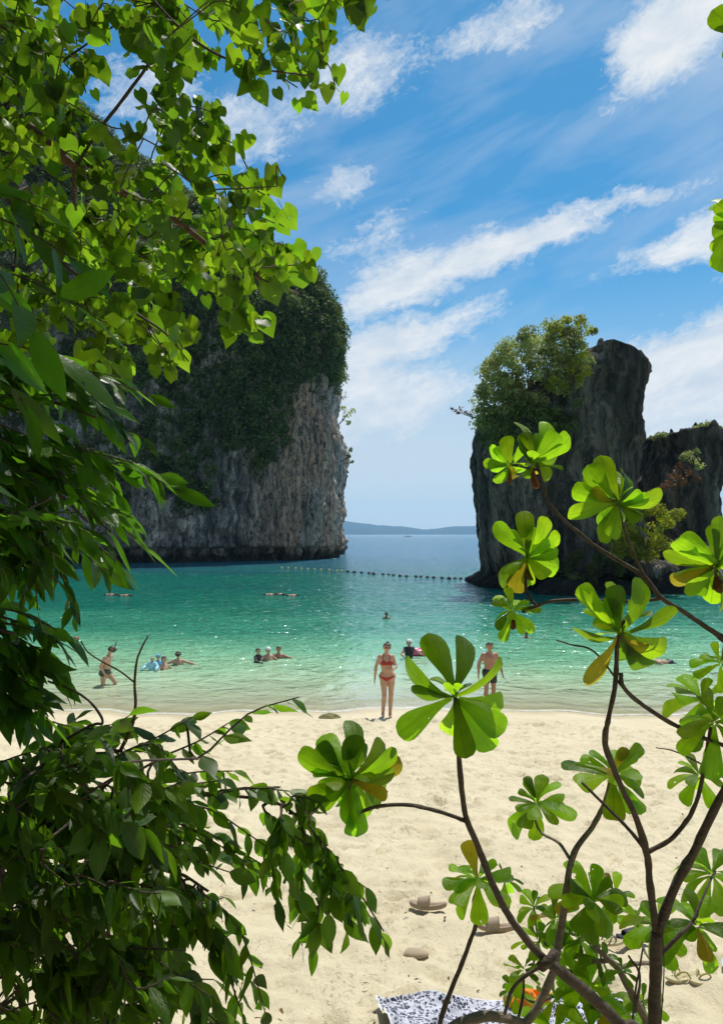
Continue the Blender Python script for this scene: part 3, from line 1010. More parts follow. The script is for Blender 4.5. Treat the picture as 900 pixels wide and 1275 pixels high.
limb(C_, [(768, 1206, 2.15), (790, 1200, 2.18), (812, 1199, 2.25)], 9, 8, M_barkp)
limb(C_, [(758, 1196, 2.15), (735, 1198, 2.2), (715, 1207, 2.25), (702, 1222, 2.3)], 9, 6, M_barkp)
limb(C_, [(640, 1285, 2.1), (650, 1245, 2.2), (652, 1215, 2.25)], 6, 5, M_bark)
limb(C_, [(790, 1260, 2.15), (796, 1215, 2.1), (782, 1190, 2.1)], 6, 4, M_bark)
limb(C_, [(786, 1290, 2.0), (790, 1240, 2.0), (800, 1180, 2.0)], 5, 3, M_bark)
rosette(C_, 595, 1092, 2.2, 54, 13, (.08, -.15, 1), .08, 3)
rosette(C_, 630, 1092, 2.4, 30, 7, (.3, .2, 1), .1, 1)
rosette(C_, 668, 998, 2.4, 48, 13, (0, -.12, 1), .05)
rosette(C_, 764, 962, 2.2, 60, 13, (.06, -.1, 1), .12, 2)
rosette(C_, 738, 1118, 2.15, 60, 13, (.15, -.2, 1), .1, 1)
rosette(C_, 690, 1140, 2.3, 46, 9, (-.2, 0, 1), .1)
rosette(C_, 652, 1204, 2.25, 30, 10, (-.05, .2, 1), .1)
rosette(C_, 700, 1180, 2.25, 40, 8, (-.2, 0, 1), .15)
rosette(C_, 735, 1225, 2.2, 46, 10, (0, -.2, 1), .05)
rosette(C_, 776, 1206, 2.1, 20, 6, (.1, -.1, 1), .0)
rosette(C_, 770, 1262, 2.2, 48, 9, (.1, -.2, 1), .1)
for (tx, ty, td, tr) in ((672, 1168, 2.3, 30), (722, 1168, 2.25, 34), (765, 1112, 2.3, 34), (748, 1190, 2.2, 30), (690, 1240, 2.3, 32), (800, 1246, 2.25, 36), (664, 1128, 2.4, 30),
                         (712, 1210, 2.3, 32), (640, 1232, 2.35, 26), (755, 1240, 2.3, 32), (790, 1140, 2.4, 28)):
    p_ = P(tx, ty, td)
    q_, _r = C_.nearest(p_)
    C_.branch([q_, (q_ + p_) / 2 + Vector((0, 0, -.03)), p_], .004, .003, M_barkp, 'twig', sides=6, n=10)
    rosette(C_, tx, ty, td, tr, 9, (random.gauss(0, .2), random.gauss(0, .2), 1), .1, random.choice((0, 1)))
rosette(C_, 690, 1282, 2.2, 44, 9, (.1, .1, 1), .0, 2)
rosette(C_, 735, 1285, 2.1, 50, 10, (.1, -.2, 1), .05, 2)
C_.finish()

# shrub D : high limb from the right
gD = to_ground(1240, 1300, 2.2, (.2, .1))
D = Plant('sea_lettuce_shrub', gD, 'sea lettuce shrub whose bright leaf tufts stand before the dark stacks', 'shrub')
D.branch([gD, P(1230, 1300, 2.2), P(1190, 1080, 2.15), P(1080, 920, 2.1), P(960, 838, 2.05), P(895, 792, 2.0)], .020, .0095, M_bark, 'trunk', sides=12, n=36)
limb(D, [(897, 793, 2.0), (851, 762, 2.0), (822, 743, 2.0), (802, 719, 2.0), (770, 698, 2.0), (741, 680, 2.0), (716, 660, 2.0), (697, 643, 2.0), (682, 624, 2.0), (676, 604, 2.0), (668, 575, 2.0)], 10, 5)
limb(D, [(803, 720, 2.0), (790, 694, 1.98), (778, 662, 1.96), (768, 628, 1.95)], 7, 5)
limb(D, [(824, 745, 2.0), (790, 749, 2.02), (740, 747, 2.05), (690, 748, 2.08), (664, 756, 2.1), (650, 762, 2.12)], 7, 6)
limb(D, [(666, 753, 2.1), (656, 738, 2.12), (654, 720, 2.13), (655, 700, 2.14)], 6, 6)
limb(D, [(668, 585, 2.0), (652, 582, 2.05), (640, 578, 2.1)], 5, 4)
limb(D, [(1080, 920, 2.1), (1010, 800, 2.1), (940, 740, 2.1), (900, 725, 2.1), (886, 708, 2.1)], 10, 7)
limb(D, [(1150, 1000, 2.12), (1160, 700, 2.0), (1100, 420, 1.9), (960, 320, 1.9), (902, 272, 1.9)], 12, 5)
limb(D, [(1120, 480, 1.95), (1050, 200, 1.85), (960, 80, 1.8), (918, 40, 1.8)], 8, 5)
fan(D, 664, 572, 2.0, [(666, 514), (692, 524), (632, 535), (716, 551), (706, 576), (688, 594), (675, 534), (648, 553), (655, 596)])
rosette(D, 664, 572, 2.0, 40, 3, (0, .2, 1), .0, 3, 10, 60)
fan(D, 634, 577, 2.1, [(608, 558), (624, 548), (604, 578), (620, 602), (642, 602), (655, 590), (648, 556)], (4,))
rosette(D, 634, 577, 2.1, 24, 3, (0, .2, 1), .0, 2, 10, 60)
fan(D, 768, 624, 1.95, [(709, 592), (728, 578), (752, 565), (781, 562), (805, 582), (829, 628), (712, 645), (740, 664), (785, 656), (788, 590), (735, 612)], (10,))
rosette(D, 768, 622, 1.96, 40, 3, (0, .2, 1), .0, 3, 10, 60)
fan(D, 656, 692, 2.12, [(652, 639), (610, 660), (690, 650), (706, 676), (604, 712), (704, 706), (676, 730), (636, 736), (668, 660)], (7,))
rosette(D, 656, 690, 2.12, 38, 3, (0, .2, 1), .0, 3, 10, 60)
rosette(D, 638, 757, 2.12, 36, 12, (-.15, -.28, 1), .15, 2)
fan(D, 892, 702, 2.1, [(824, 694), (838, 730), (856, 650), (866, 672), (878, 750), (902, 644), (948, 660), (956, 712), (930, 752)], (1,))
rosette(D, 892, 700, 2.1, 44, 3, (0, .2, 1), .0, 3, 10, 60)
fan(D, 922, 272, 1.9, [(892, 226), (884, 258), (882, 286), (890, 312), (902, 328), (910, 218), (945, 230), (955, 290)], (), .3)
fan(D, 928, 45, 1.8, [(897, 20), (895, 60), (900, 5), (950, 10), (955, 60)])
D.finish()

# ------------------------------------------------------------------ leafy sprigs (left)
def sprig(pl, a, b, n, Lpx, d0, d1=None, kind='lance', m=None, ms=None, droop=.15, spread=50, up=.8, sag=.04, m_b=None, tw=4.0, join=True, jit=.0):
    d1 = d1 or d0
    p0, p1 = P(a[0], a[1], d0), P(b[0], b[1], d1)
    mid = (p0 + p1) / 2 + Vector((0, 0, sag * (p1 - p0).length)) + rv(.012)
    pts = [p0, mid, p1]
    if join and pl.samples:
        q, r_ = pl.nearest(p0)
        if (q - p0).length > .01:
            pts = [q] + pts
    C = pl.branch(pts, tw / 2 / FPX * d0, 1.6 / 2 / FPX * d1, m_b or M_bark, 'twig', sides=5, n=10, wob=0)
    C = C[int(len(C) * (.35 if len(pts) == 4 else .08)):]
    T = np.gradient(C, axis=0)
    s0 = random.choice((-1, 1))
    for i in range(n):
        f = (i + .6) / n
        k = min(len(C) - 1, int(f * (len(C) - 1) + .5))
        t = Vector(T[k]).normalized()
        side = t.cross(Vector((0, 0, 1)))
        if side.length < .15:
            side = Vector((1, 0, 0)) if random.random() < .5 else Vector((0, 1, 0))
        side.normalize()
        if i == n - 1:
            dr = t + rv(.12)
        else:
            ang = math.radians(spread + random.gauss(0, 12))
            s = s0 * (1 if i % 2 else -1)
            dr = t * math.cos(ang) + (side * s + rv(.35)) * math.sin(ang)
        dr = dr.normalized() + Vector((0, 0, -droop * random.uniform(.5, 1.5)))
        size = Lpx / FPX * d0 * random.uniform(.55, 1.2)
        nr = Vector((0, 0, up)) + rv(.42)
        if up < .3:
            nr = Vector((random.gauss(0, .5), -1 if random.random() < .75 else 1, random.gauss(-.45, .35)))
        pl.leaf(Vector(C[k]) + rv(jit), dr, nr, size, kind, m, ms, size / d0 + (.02 if C[k][0] / max(.3, C[k][1]) > -.46 else -1), random.uniform(.9, 1.15))


# tree with heart leaves arching in from the left
gT = Vector((-2.6, 2.6, gz((-2.6, 2.6)) - .1))
T1 = Plant('beach_hibiscus_tree', gT, 'tree with hanging heart-shaped leaves arching over the beach', 'tree')
T1.branch([gT, (-2.55, 2.6, 3.4), (-2.35, 2.75, 4.7), (-2.15, 2.9, 5.55), (-2.05, 2.9, 6.6), (-2.1, 2.8, 7.8)], .10, .05, M_barkr, 'trunk', sides=14, n=40)
limb(T1, [(-330, -10, 2.95), (-150, 70, 2.95), (0, 137, 2.95), (50, 170, 2.95), (90, 205, 2.95), (150, 238, 2.97), (220, 275, 3.0), (275, 318, 3.02), (330, 350, 3.05), (372, 366, 3.1)], 30, 2.5, M_barkr)
limb(T1, [(95, 207, 2.95), (125, 160, 2.9), (160, 115, 2.9), (195, 62, 2.9), (206, 10, 2.9), (215, -60, 2.9)], 7, 5, M_bark)
limb(T1, [(92, 207, 2.95), (93, 240, 2.95), (95, 262, 2.95)], 8, 5, M_barkr)
limb(T1, [(-330, -20, 2.95), (-200, -110, 2.9), (40, -130, 2.8), (260, -80, 2.7), (380, -30, 2.65), (470, -5, 2.6)], 22, 4, M_bark)
limb(T1, [(120, -115, 2.75), (160, -40, 2.7), (230, 40, 2.7), (300, 80, 2.7), (390, 95, 2.7)], 7, 3, M_bark)
limb(T1, [(-200, 40, 2.95), (-60, 150, 3.2), (40, 290, 3.4), (120, 360, 3.5), (200, 410, 3.5), (235, 450, 3.5)], 12, 3, M_bark)
limb(T1, [(0, 137, 2.95), (60, 90, 3.0), (130, 40, 3.0), (190, 5, 3.0)], 5, 3, M_bark)
limb(T1, [(220, 275, 3.0), (255, 240, 3.0), (300, 235, 3.0), (345, 232, 3.0)], 4, 2, M_bark)
CL = [(25, 260, 45, 40, 18), (70, 170, 50, 40, 18), (20, 150, 40, 60, 18), (80, 345, 50, 40, 16), (25, 370, 40, 40, 16), (15, 70, 40, 40, 14), (30, 15, 60, 26, 24), (115, 40, 45, 32, 14), (190, 20, 55, 28, 24), (265, 18, 55, 30, 28), (345, 22, 50, 32, 28), (425, 8, 42, 14, 16), (388, 100, 34, 42, 20), (335, 70, 34, 32, 16),
      (255, 75, 40, 28, 12), (200, 90, 36, 34, 12), (55, 105, 60, 45, 26), (105, 150, 32, 45, 10), (40, 215, 52, 50, 28), (232, 165, 52, 36, 26), (262, 205, 35, 42, 18),
      (205, 235, 45, 40, 24), (140, 230, 45, 36, 20), (290, 275, 48, 38, 28), (338, 235, 20, 20, 6), (325, 318, 46, 36, 24), (360, 338, 24, 34, 14), (312, 400, 26, 30, 14), (345, 345, 26, 30, 10),
      (245, 315, 50, 40, 28), (180, 300, 50, 42, 24), (110, 300, 52, 46, 24), (35, 300, 42, 46, 20), (170, 370, 48, 38, 28), (100, 395, 52, 40, 28), (212, 440, 26, 38, 18),
      (150, 440, 40, 30, 20), (60, 450, 42, 28, 16), (240, 375, 26, 32, 10)]
for (cx, cy, rx, ry, n) in CL:
    far = cy > 285 and cx < 260
    n = int(n * 1.75)
    nt = max(3, n // 6)
    for k in range(nt):
        a = random.uniform(0, 6.28)
        rr = math.sqrt(random.random())
        d_ = (3.5 if far else 3.0 if cy > 130 or cx < 120 else 2.85) + random.gauss(0, .25)
        e = (cx + rx * 1.1 * rr * math.cos(a), cy + ry * 1.1 * rr * math.sin(a))
        s_ = (e[0] - rx * random.uniform(.3, 1.0), e[1] - ry * random.uniform(.2, .9))
        sprig(T1, s_, e, round(n / nt * 1.15), random.uniform(20, 31), d_, None, 'heart', M_ht, M_ht_s, droop=1.0, spread=75, up=.1, sag=.1, tw=1.8, jit=.028)
# crown above and beside the frame
for k in range(130):  # unseen sprigs, set across the sun's path to shade the leaves below
    px, py = random.uniform(-520, 230), random.uniform(-400, -45)
    if px > -40 and py > -40:
        py -= 60
    d_ = random.uniform(2.5, 4.4)
    sprig(T1, (px - 40, py - 20), (px + 40, py + 30), 9, 36, d_, None, 'heart', M_ht, M_ht_s, droop=.8, spread=70, up=.5, tw=3)
for k in range(45):
    px, py = random.uniform(-420, -40), random.uniform(0, 520)
    d_ = random.uniform(2.2, 3.4)
    sprig(T1, (px - 40, py - 20), (px + 40, py + 30), 8, 36, d_, None, 'heart', M_ht, M_ht_s, droop=.8, spread=70, up=.5, tw=3)
T1.finish()

# tree with lance leaves close by
gL = Vector((-1.55, 1.35, gz((-1.55, 1.35)) - .1))
T2 = Plant('laurel_tree', gL, 'young tree with long glossy lance-shaped leaves reaching in before the grey cliff', 'tree')
T2.branch([gL, (-1.5, 1.35, 3.3), (-1.32, 1.32, 4.2), (-1.2, 1.3, 4.9), (-1.12, 1.25, 5.5), (-1.05, 1.2, 6.2)], .05, .018, M_bark, 'trunk', sides=12, n=30)
limb(T2, [(-420, 520, 1.32), (-220, 500, 1.4), (-60, 490, 1.5), (60, 500, 1.5), (120, 520, 1.5)], 14, 5)
limb(T2, [(-480, 640, 1.34), (-260, 590, 1.4), (-60, 590, 1.4), (60, 610, 1.4), (110, 650, 1.4)], 14, 5)
limb(T2, [(-480, 780, 1.34), (-260, 760, 1.4), (-60, 770, 1.45), (20, 790, 1.45)], 12, 5)
limb(T2, [(-400, 330, 1.3), (-250, 300, 1.1), (-100, 290, .95), (0, 300, .9)], 14, 5)
NEAR = [((-60, 255), (95, 325), 6, 105, .9), ((-60, 330), (105, 385), 6, 108, .9), ((-80, 415), (70, 440), 7, 108, .95), ((-60, 300), (45, 420), 6, 112, .85),
        ((-40, 400), (35, 510), 6, 95, 1.0), ((-60, 255), (60, 262), 5, 90, .9)]
for (a, b, n, L, d_) in NEAR:
    sprig(T2, a, b, n, L, d_, None, 'lance', M_ln, M_ln_s, droop=.5, spread=45, up=.5, sag=.12)
MID = [((-40, 455), (185, 492), 15, 68), ((-40, 480), (150, 470), 13, 66), ((-40, 500), (178, 545), 16, 66), ((-40, 540), (215, 598), 17, 70), ((60, 560), (225, 612), 9, 66), ((-40, 560), (150, 580), 15, 66),
       ((-40, 600), (165, 645), 15, 62), ((-40, 620), (125, 690), 15, 62), ((-30, 560), (90, 640), 15, 62), ((30, 640), (150, 705), 12, 58), ((-40, 680), (70, 720), 13, 60),
       ((50, 650), (92, 768), 11, 46), ((20, 560), (180, 680), 13, 60), ((-40, 640), (40, 700), 12, 62), ((-40, 520), (70, 560), 12, 64), ((-40, 650), (110, 660), 12, 62), ((-30, 700), (25, 725), 8, 50)]
for (a, b, n, L) in MID + [((a[0], a[1] + random.uniform(-25, 25)), (b[0] * random.uniform(.25, .7), b[1] + random.uniform(-25, 20)), n, L) for (a, b, n, L) in MID] + [((a[0], a[1] + random.uniform(-25, 25)), (b[0] - random.uniform(20, 70), b[1] + random.uniform(-25, 20)), n, L) for (a, b, n, L) in MID]:
    sprig(T2, a, b, int(n * 1.2), L * .84, 1.5 + random.gauss(0, .1), None, 'lance', M_ln, M_ln_s, droop=.28, spread=42, up=.8, sag=.08)
LOW = [((-40, 755), (88, 792), 12, 50), ((-40, 800), (78, 850), 14, 52), ((-40, 840), (60, 895), 13, 50), ((-30, 775), (48, 880), 12, 50), ((-40, 780), (60, 815), 12, 52), ((-40, 820), (40, 860), 12, 52)]
for (a, b, n, L) in LOW + [((a[0], a[1] + random.uniform(-22, 22)), (b[0] - random.uniform(0, 45), b[1] + random.uniform(-22, 22)), n, L) for k_ in range(2) for (a, b, n, L) in LOW]:
    sprig(T2, a, b, n, L, 1.5, None, 'lance', M_ln, M_ln_s, droop=.35, spread=50, up=.7, sag=.05)
for k in range(50):
    px, py = random.uniform(-520, -60), random.uniform(150, 900)
    sprig(T2, (px - 50, py), (px + 50, py + 30), 9, 70, random.uniform(1.0, 1.6), None, 'lance', M_ln, M_ln_s, droop=.3, up=.8)
T2.finish()

# shrub at the lower left
gS = Vector((-1.1, 1.75, gz((-1.1, 1.75)) - .1))
T3 = Plant('beach_shrub', gS, 'dense dark shrub of oval leaves in the shade with a drooping side branch', 'shrub')
T3.branch([gS, (-1.08, 1.72, 2.75), (-.98, 1.68, 3.05), (-.85, 1.65, 3.4), (-.72, 1.65, 3.72)], .035, .012, M_bark, 'trunk', sides=12, n=24)
limb(T3, [(-60, 1090, 1.66), (30, 1030, 1.65), (110, 995, 1.65), (190, 985, 1.65), (280, 990, 1.65), (345, 1000, 1.65), (385, 1030, 1.65)], 9, 5)
limb(T3, [(-60, 1180, 1.66), (60, 1120, 1.6), (150, 1090, 1.6), (215, 1085, 1.6), (260, 1110, 1.6)], 9, 5)
limb(T3, [(-60, 960, 1.66), (40, 945, 1.6), (110, 930, 1.6), (150, 935, 1.6)], 7, 5)
limb(T3, [(385, 1030, 1.65), (410, 1065, 1.65), (440, 1100, 1.65), (478, 1160, 1.65)], 5, 3)
limb(T3, [(-60, 1300, 1.7), (40, 1230, 1.55), (130, 1200, 1.5), (200, 1220, 1.5)], 8, 5)
SP = [((-40, 880), (90, 905), 14, 50), ((-30, 960), (80, 925), 14, 52), ((60, 960), (165, 905), 13, 48), ((100, 960), (240, 893), 15, 44), ((190, 950), (285, 900), 11, 42), ((245, 945), (372, 868), 9, 50),
      ((150, 990), (290, 960), 14, 46), ((250, 990), (360, 985), 12, 46), ((385, 1030), (478, 1170), 20, 48), ((372, 1020), (392, 1180), 22, 48), ((350, 1010), (372, 1120), 16, 46),
      ((330, 1010), (455, 1105), 18, 48), ((400, 1050), (430, 1150), 16, 48), ((200, 1000), (340, 1060), 14, 48), ((150, 1000), (320, 1085), 16, 50), ((60, 960), (120, 900), 10, 46), ((360, 1000), (400, 1000), 8, 40),
      ((215, 1085), (320, 1230), 20, 52), ((190, 1085), (262, 1270), 20, 54), ((150, 1090), (215, 1230), 18, 54), ((230, 1100), (285, 1170), 14, 50), ((250, 1110), (330, 1260), 14, 50), ((200, 1220), (290, 1290), 14, 56)]
for (a, b, n, L) in SP + [((a[0], a[1] + random.uniform(-15, 15)), (b[0] - random.uniform(10, 30), b[1] + random.uniform(-15, 20)), n, L) for (a, b, n, L) in SP[6:]]:
    sprig(T3, a, b, int(n * 1.15), L * .76, 1.64 + random.gauss(0, .06), None, 'oval', M_ov, M_ov_s, droop=.5, spread=52, up=.6, sag=.06)
for k in range(190):
    px, py = random.uniform(-60, 190), random.uniform(930, 1310)
    if px > 150 and py > 1100 and random.random() < .4:
        continue
    d_ = random.choice((1.3, 1.4, 1.5, 1.6, 1.75, 1.9))
    L = random.uniform(30, 46) * 1.6 / d_
    ang = random.gauss(.5, .7)
    ln = random.uniform(50, 110)
    sprig(T3, (px, py), (px + ln * math.cos(ang), py + ln * math.sin(ang)), 12, L, d_, None, random.choice(('oval', 'oval', 'lance')), M_ov, M_ov_s, droop=.55, spread=52, up=.6)
for k in range(40):
    px, py = random.uniform(-420, -60), random.uniform(900, 1300)
    sprig(T3, (px, py), (px + 80, py + 20), 10, 60, random.uniform(1.2, 1.9), None, 'oval', M_ov, M_ov_s, droop=.5, up=.6)
# the bare forked twig
limb(T3, [(150, 935, 1.6), (164, 905, 1.6), (169, 880, 1.6), (168, 850, 1.6), (171, 822, 1.6), (177, 806, 1.6), (185, 791, 1.6)], 8, 2.5, M_barkr, 'twig')
limb(T3, [(168, 850, 1.6), (150, 836, 1.6), (128, 824, 1.6), (110, 812, 1.6), (101, 798, 1.6)], 3.6, 2.6, M_barkr, 'twig')
limb(T3, [(40, 945, 1.6), (110, 905, 1.55), (128, 900, 1.55), (118, 880, 1.55), (96, 862, 1.5), (60, 848, 1.5)], 6, 4, M_bark, 'twig')
T3.finish()

# ------------------------------------------------------------------ far bushes
def leaf_cloud(centres, radii, per, size, seed, squash=.8, shell=.5):
    """many small bent leaf quads around clump centres"""
    r = np.random.default_rng(seed)
    c = np.repeat(np.asarray(centres, float), per, 0)
    rad = np.repeat(np.asarray(radii, float), per)
    n = len(c)
    d = r.normal(size=(n, 3))
    d /= np.linalg.norm(d, axis=1)[:, None]
    q = shell + (1 - shell) * r.random(n) ** .6
    pos = c + d * (rad * q)[:, None] * np.array([1, 1, squash])
    nrm = d + r.normal(size=(n, 3)) * .7 + np.array([0, 0, .5])
    nrm /= np.linalg.norm(nrm, axis=1)[:, None]
    t = np.cross(nrm, r.normal(size=(n, 3)))
    t /= np.linalg.norm(t, axis=1)[:, None]
    b = np.cross(nrm, t)
    s = (size * r.uniform(.55, 1.3, n))[:, None]
    V = np.stack([pos - t * s, pos - b * s * .5 - nrm * s * .1, pos + t * s, pos + b * s * .5 - nrm * s * .1], 1).reshape(-1, 3)
    F = np.arange(n * 4).reshape(-1, 4)
    rnd = np.repeat(np.repeat(r.random(len(centres)), per) * .6 + r.random(n) * .4, 4)
    return V, F, rnd


def cloud_obj(name, data, m, parent=None, **k):
    V, F, rnd = data
    me_ = mesh_data(name, V, F, False)
    set_attr(me_, 'rnd', rnd)
    return tag(link(name, me_, m, parent), **k)


# unseen canopy added behind and above the viewpoint: it keeps the near leaves in dappled shade
wr = random.Random(12)
cen_, rad_ = [], []
for k in range(640):
    if k % 4 == 0:
        c_ = (wr.uniform(-7, .6), wr.uniform(.8, 3.1), wr.uniform(8.3, 10.2))
    else:
        c_ = (wr.uniform(-9, 4.5), wr.uniform(-6, .1), wr.uniform(6.3, 10))
    cen_.append(c_)
    rad_.append(wr.uniform(.35, .7))
wt_base = Vector((-3.2, -2.6, gz((-3.2, -2.6)) - .1))
wt = empty('added_shade_tree', wt_base, 'unseen tall tree added over the head of the beach to shade the near leaves', 'tree')
V_, F_ = tube([tuple(wt_base), (-3.1, -2.5, 5), (-2.6, -1.5, 8), (-2.0, .5, 9.3)], [.3, .24, .18, .08], 24, 12)
link('trunk', mesh_data('trunk', V_ - np.array(wt_base), F_), M_bark, wt)
for e_ in ((-5, 3, 9.6), (-.6, 3.4, 9.5), (-6, -3, 8.5), (2.5, -3, 8.5), (.5, -.8, 8.4)):
    V_, F_ = tube([(-2.6, -1.5, 8), tuple((np.array(e_) + np.array((-2.6, -1.5, 8.6))) / 2), e_], [.13, .09, .03], 14, 8)
    link('limb', mesh_data('limb', V_ - np.array(wt_base), F_), M_bark, wt)
V_, F_, r_ = leaf_cloud(np.array(cen_) - np.array(wt_base), rad_, 110, .085, 77, .6, .1)
m_ = mesh_data('crown', V_, F_, False)
set_attr(m_, 'rnd', r_)
link('crown', m_, M_ov_s, wt)

# bushes that cover the upper cliff
flat = VL.reshape(-1, 3)
nf = NL.reshape(-1, 3)
pxv = flat[:, 0] / flat[:, 1] * FPX + 450
pyv = 665 - (flat[:, 2] - CZ) / flat[:, 1] * FPX
low = np.interp(pxv, [-100, 150, 220, 300, 345, 380, 405, 425, 440], [640, 635, 622, 598, 560, 500, 455, 432, 425])
nzv = fbm(flat * .12, 4, 55)
cov = (low + nzv * 130 - pyv) / 60
okv = (pyv < 690) & (flat[:, 2] > 5) & (nf[:, 1] < .35) & (flat[:, 0] > -75)
pz = np.clip(cov, 0, 1) ** .7 * okv
pz[(pyv < 470)] = np.maximum(pz[(pyv < 470)], .55 * okv[(pyv < 470)])
zspace = np.repeat(np.array([np.gradient(np.array(zrows))[i] for i in range(len(zrows))]), VL.shape[1])
pz = pz * zspace
pz /= pz.sum()
idx = rng.choice(len(flat), 6500, p=pz)
cc = flat[idx] + nf[idx] * rng.uniform(-.2, .5, 6500)[:, None] + rng.normal(size=(6500, 3)) * .3
rr_ = rng.uniform(.5, 1.9, 6500) * rng.uniform(.6, 1.1, 6500)
cloud_obj('cliff_vegetation', leaf_cloud(cc, rr_ * 1.15, 70, .30, 5, .8), M_far, kind='stuff', label='dark green bushes matting the upper face of the cliff', cat='bushes')
idx3 = rng.choice(len(flat), 210, p=pz)
cloud_obj('cliff_vegetation', leaf_cloud(flat[idx3] + nf[idx3] * .9, rng.uniform(1.0, 2.4, 210), 190, .30, 9, .75, .55),
          leaf_mat('far_bush_mid', (.12, .18, .055), (.16, .28, .05), .32, .6, .5, False, 'attr', .2), kind='stuff', label='larger lighter bushes standing out from the cliff face', cat='bushes')
# crest line trees of the cliff
idx2 = rng.choice(len(flat), 260, p=(lambda q: q / q.sum())((okv & (np.abs(nf[:, 0]) > .5) & (pyv < 500) & (nf[:, 0] > 0)).astype(float) * zspace))
cloud_obj('crest_bushes', leaf_cloud(flat[idx2] + nf[idx2] * .3, rng.uniform(.6, 1.3, 260), 50, .24, 6, .9), M_far, kind='stuff', label='bushes along the outer edge of the cliff top', cat='bushes')


def small_tree(name, base, crown, label, m, cat='tree', per=60, size=.16, seed=0, trunk_r=.09, squash=.8, group=None, mb=None):
    """crown: list of (centre, radius) in world space"""
    root = empty(name, base, label, cat, group)
    b = np.array(base)
    tops = [np.array(c) for c, _ in crown]
    cen = np.mean(tops, 0)
    V, F = tube([b, b * .5 + cen * .5 + np.array([.1, 0, 0]), cen], [trunk_r, trunk_r * .8, trunk_r * .5], 10, 7)
    link('trunk', mesh_data('trunk', V - b, F), mb or M_bark, root)
    for t_ in tops[:9]:
        V, F = tube([b * .55 + cen * .45, (b * .2 + cen * .3 + t_ * .5), t_], [trunk_r * .5, trunk_r * .35, trunk_r * .12], 8, 5)
        link('limb', mesh_data('limb', V - b, F), mb or M_bark, root)
    V, F, rnd = leaf_cloud([c - b for c in tops], [r for _, r in crown], per, size, seed, squash, .35)
    me_ = mesh_data('crown', V, F, False)
    set_attr(me_, 'rnd', rnd)
    link('crown', me_, m, root)
    return root


def crown(d, items, jd=1.0, seed=0):
    r = random.Random(seed)
    return [(P(px, py, d + r.uniform(-jd, jd)), rp / FPX * d) for (px, py, rp) in items]


def scatter(box, n, r0, r1, seed, keep=lambda x, y: True):
    r = random.Random(seed)
    out = []
    while len(out) < n:
        x, y = r.uniform(box[0], box[2]), r.uniform(box[1], box[3])
        if keep(x, y):
            out.append((x, y, r.uniform(r0, r1)))
    return out


# feathery pale tree over the left shoulder of the tall stack
edge = lambda x: np.interp(x, [592, 600, 625, 650, 690, 720, 740], [485, 455, 420, 405, 398, 412, 435])
bot = lambda x: np.interp(x, [592, 640, 690, 740], [535, 525, 500, 470])
it = scatter((594, 398, 735, 545), 210, 7, 15, 4, lambda x, y: edge(x) + 6 < y < bot(x))
small_tree('feathery_tree', P(660, 545, 58), crown(58, it, 1.8, 1), 'wide feathery pale green tree on the shoulder of the tall stack', M_farl, per=120, size=.14, seed=21)
it = [(712, 405, 17), (700, 412, 14), (726, 410, 13), (690, 408, 9), (716, 425, 12), (738, 412, 7), (705, 398, 8), (722, 398, 9)]
small_tree('round_tree', P(712, 455, 57), crown(57, it, .6, 2), 'rounded light green tree on top of the tall stack', M_fary, per=170, size=.12, seed=22)
it = [(726, 440, 9), (718, 452, 11), (730, 462, 9), (712, 462, 8), (690, 474, 8), (702, 478, 7), (722, 470, 8), (684, 482, 6)]
small_tree('yellow_bush', P(715, 490, 55.8), crown(55.8, it, .5, 3), 'yellow-green layered bush just under the stack top', M_fary, 'bush', per=120, size=.11, seed=23)
it = scatter((600, 500, 720, 560), 44, 8, 15, 6, lambda x, y: y < np.interp(x, [600, 720], [560, 530]))
small_tree('shade_bush', P(650, 565, 56), crown(56, it, .8, 4), 'dark bush hanging below the feathery tree on the stack', M_far, 'bush', per=80, size=.15, seed=24)
it = scatter((765, 632, 845, 700), 30, 8, 14, 7, lambda x, y: y > 690 - (x - 740) * .55 - 25)
small_tree('green_bush', P(805, 718, 54.5), crown(54.5, it, .8, 5), 'bright leafy bush at the foot of the stacks above the pale boulder', M_fary, 'bush', per=150, size=.14, seed=25)
it = scatter((700, 690, 775, 725), 16, 8, 12, 8)
small_tree('low_bush', P(740, 735, 55), crown(55, it, .6, 6), 'low dark green bush on the rocks by the water', M_far, 'bush', per=90, size=.15, seed=26)
it = [(840, 592, 9), (850, 600, 9), (832, 604, 9), (858, 588, 7), (822, 608, 7), (846, 580, 6), (866, 596, 6)]
small_tree('rust_bush', P(846, 618, 62.5), crown(62.5, it, .4, 7), 'rusty red-leaved shrub clinging to the lower black rock', M_farr, 'bush', per=55, size=.14, seed=27)
it = [(856, 566, 8), (864, 574, 8), (850, 570, 6), (870, 580, 7), (866, 562, 5)]
small_tree('olive_bush', P(862, 588, 62.5), crown(62.5, it, .4, 8), 'olive green shrub above the rusty one on the black rock', M_farl, 'bush', per=70, size=.14, seed=28)
it = [(880, 528, 7), (872, 531, 6), (889, 531, 6), (864, 533, 4), (895, 533, 4)]
small_tree('crest_tree', P(880, 545, 66), crown(66, it, .4, 9), 'little umbrella-shaped tree on the crest of the lower rock', M_farl, per=60, size=.15, seed=29, trunk_r=.06)
it = [(818, 542, 5), (826, 541, 5), (811, 545, 4)]
small_tree('crest_shrub', P(818, 552, 66), crown(66, it, .4, 10), 'tiny pale shrub in the notch between the two dark rocks', M_farl, 'bush', per=50, size=.15, seed=30, trunk_r=.05)
it = [(574, 509, 5), (566, 511, 4), (582, 513, 4), (570, 514, 3), (588, 516, 4), (562, 509, 2)]
small_tree('wispy_shrub', P(604, 528, 58), crown(58, it, .3, 11), 'wispy nearly bare shrub sticking out from the side of the stack', M_farr, 'bush', per=16, size=.11, seed=31, trunk_r=.05)
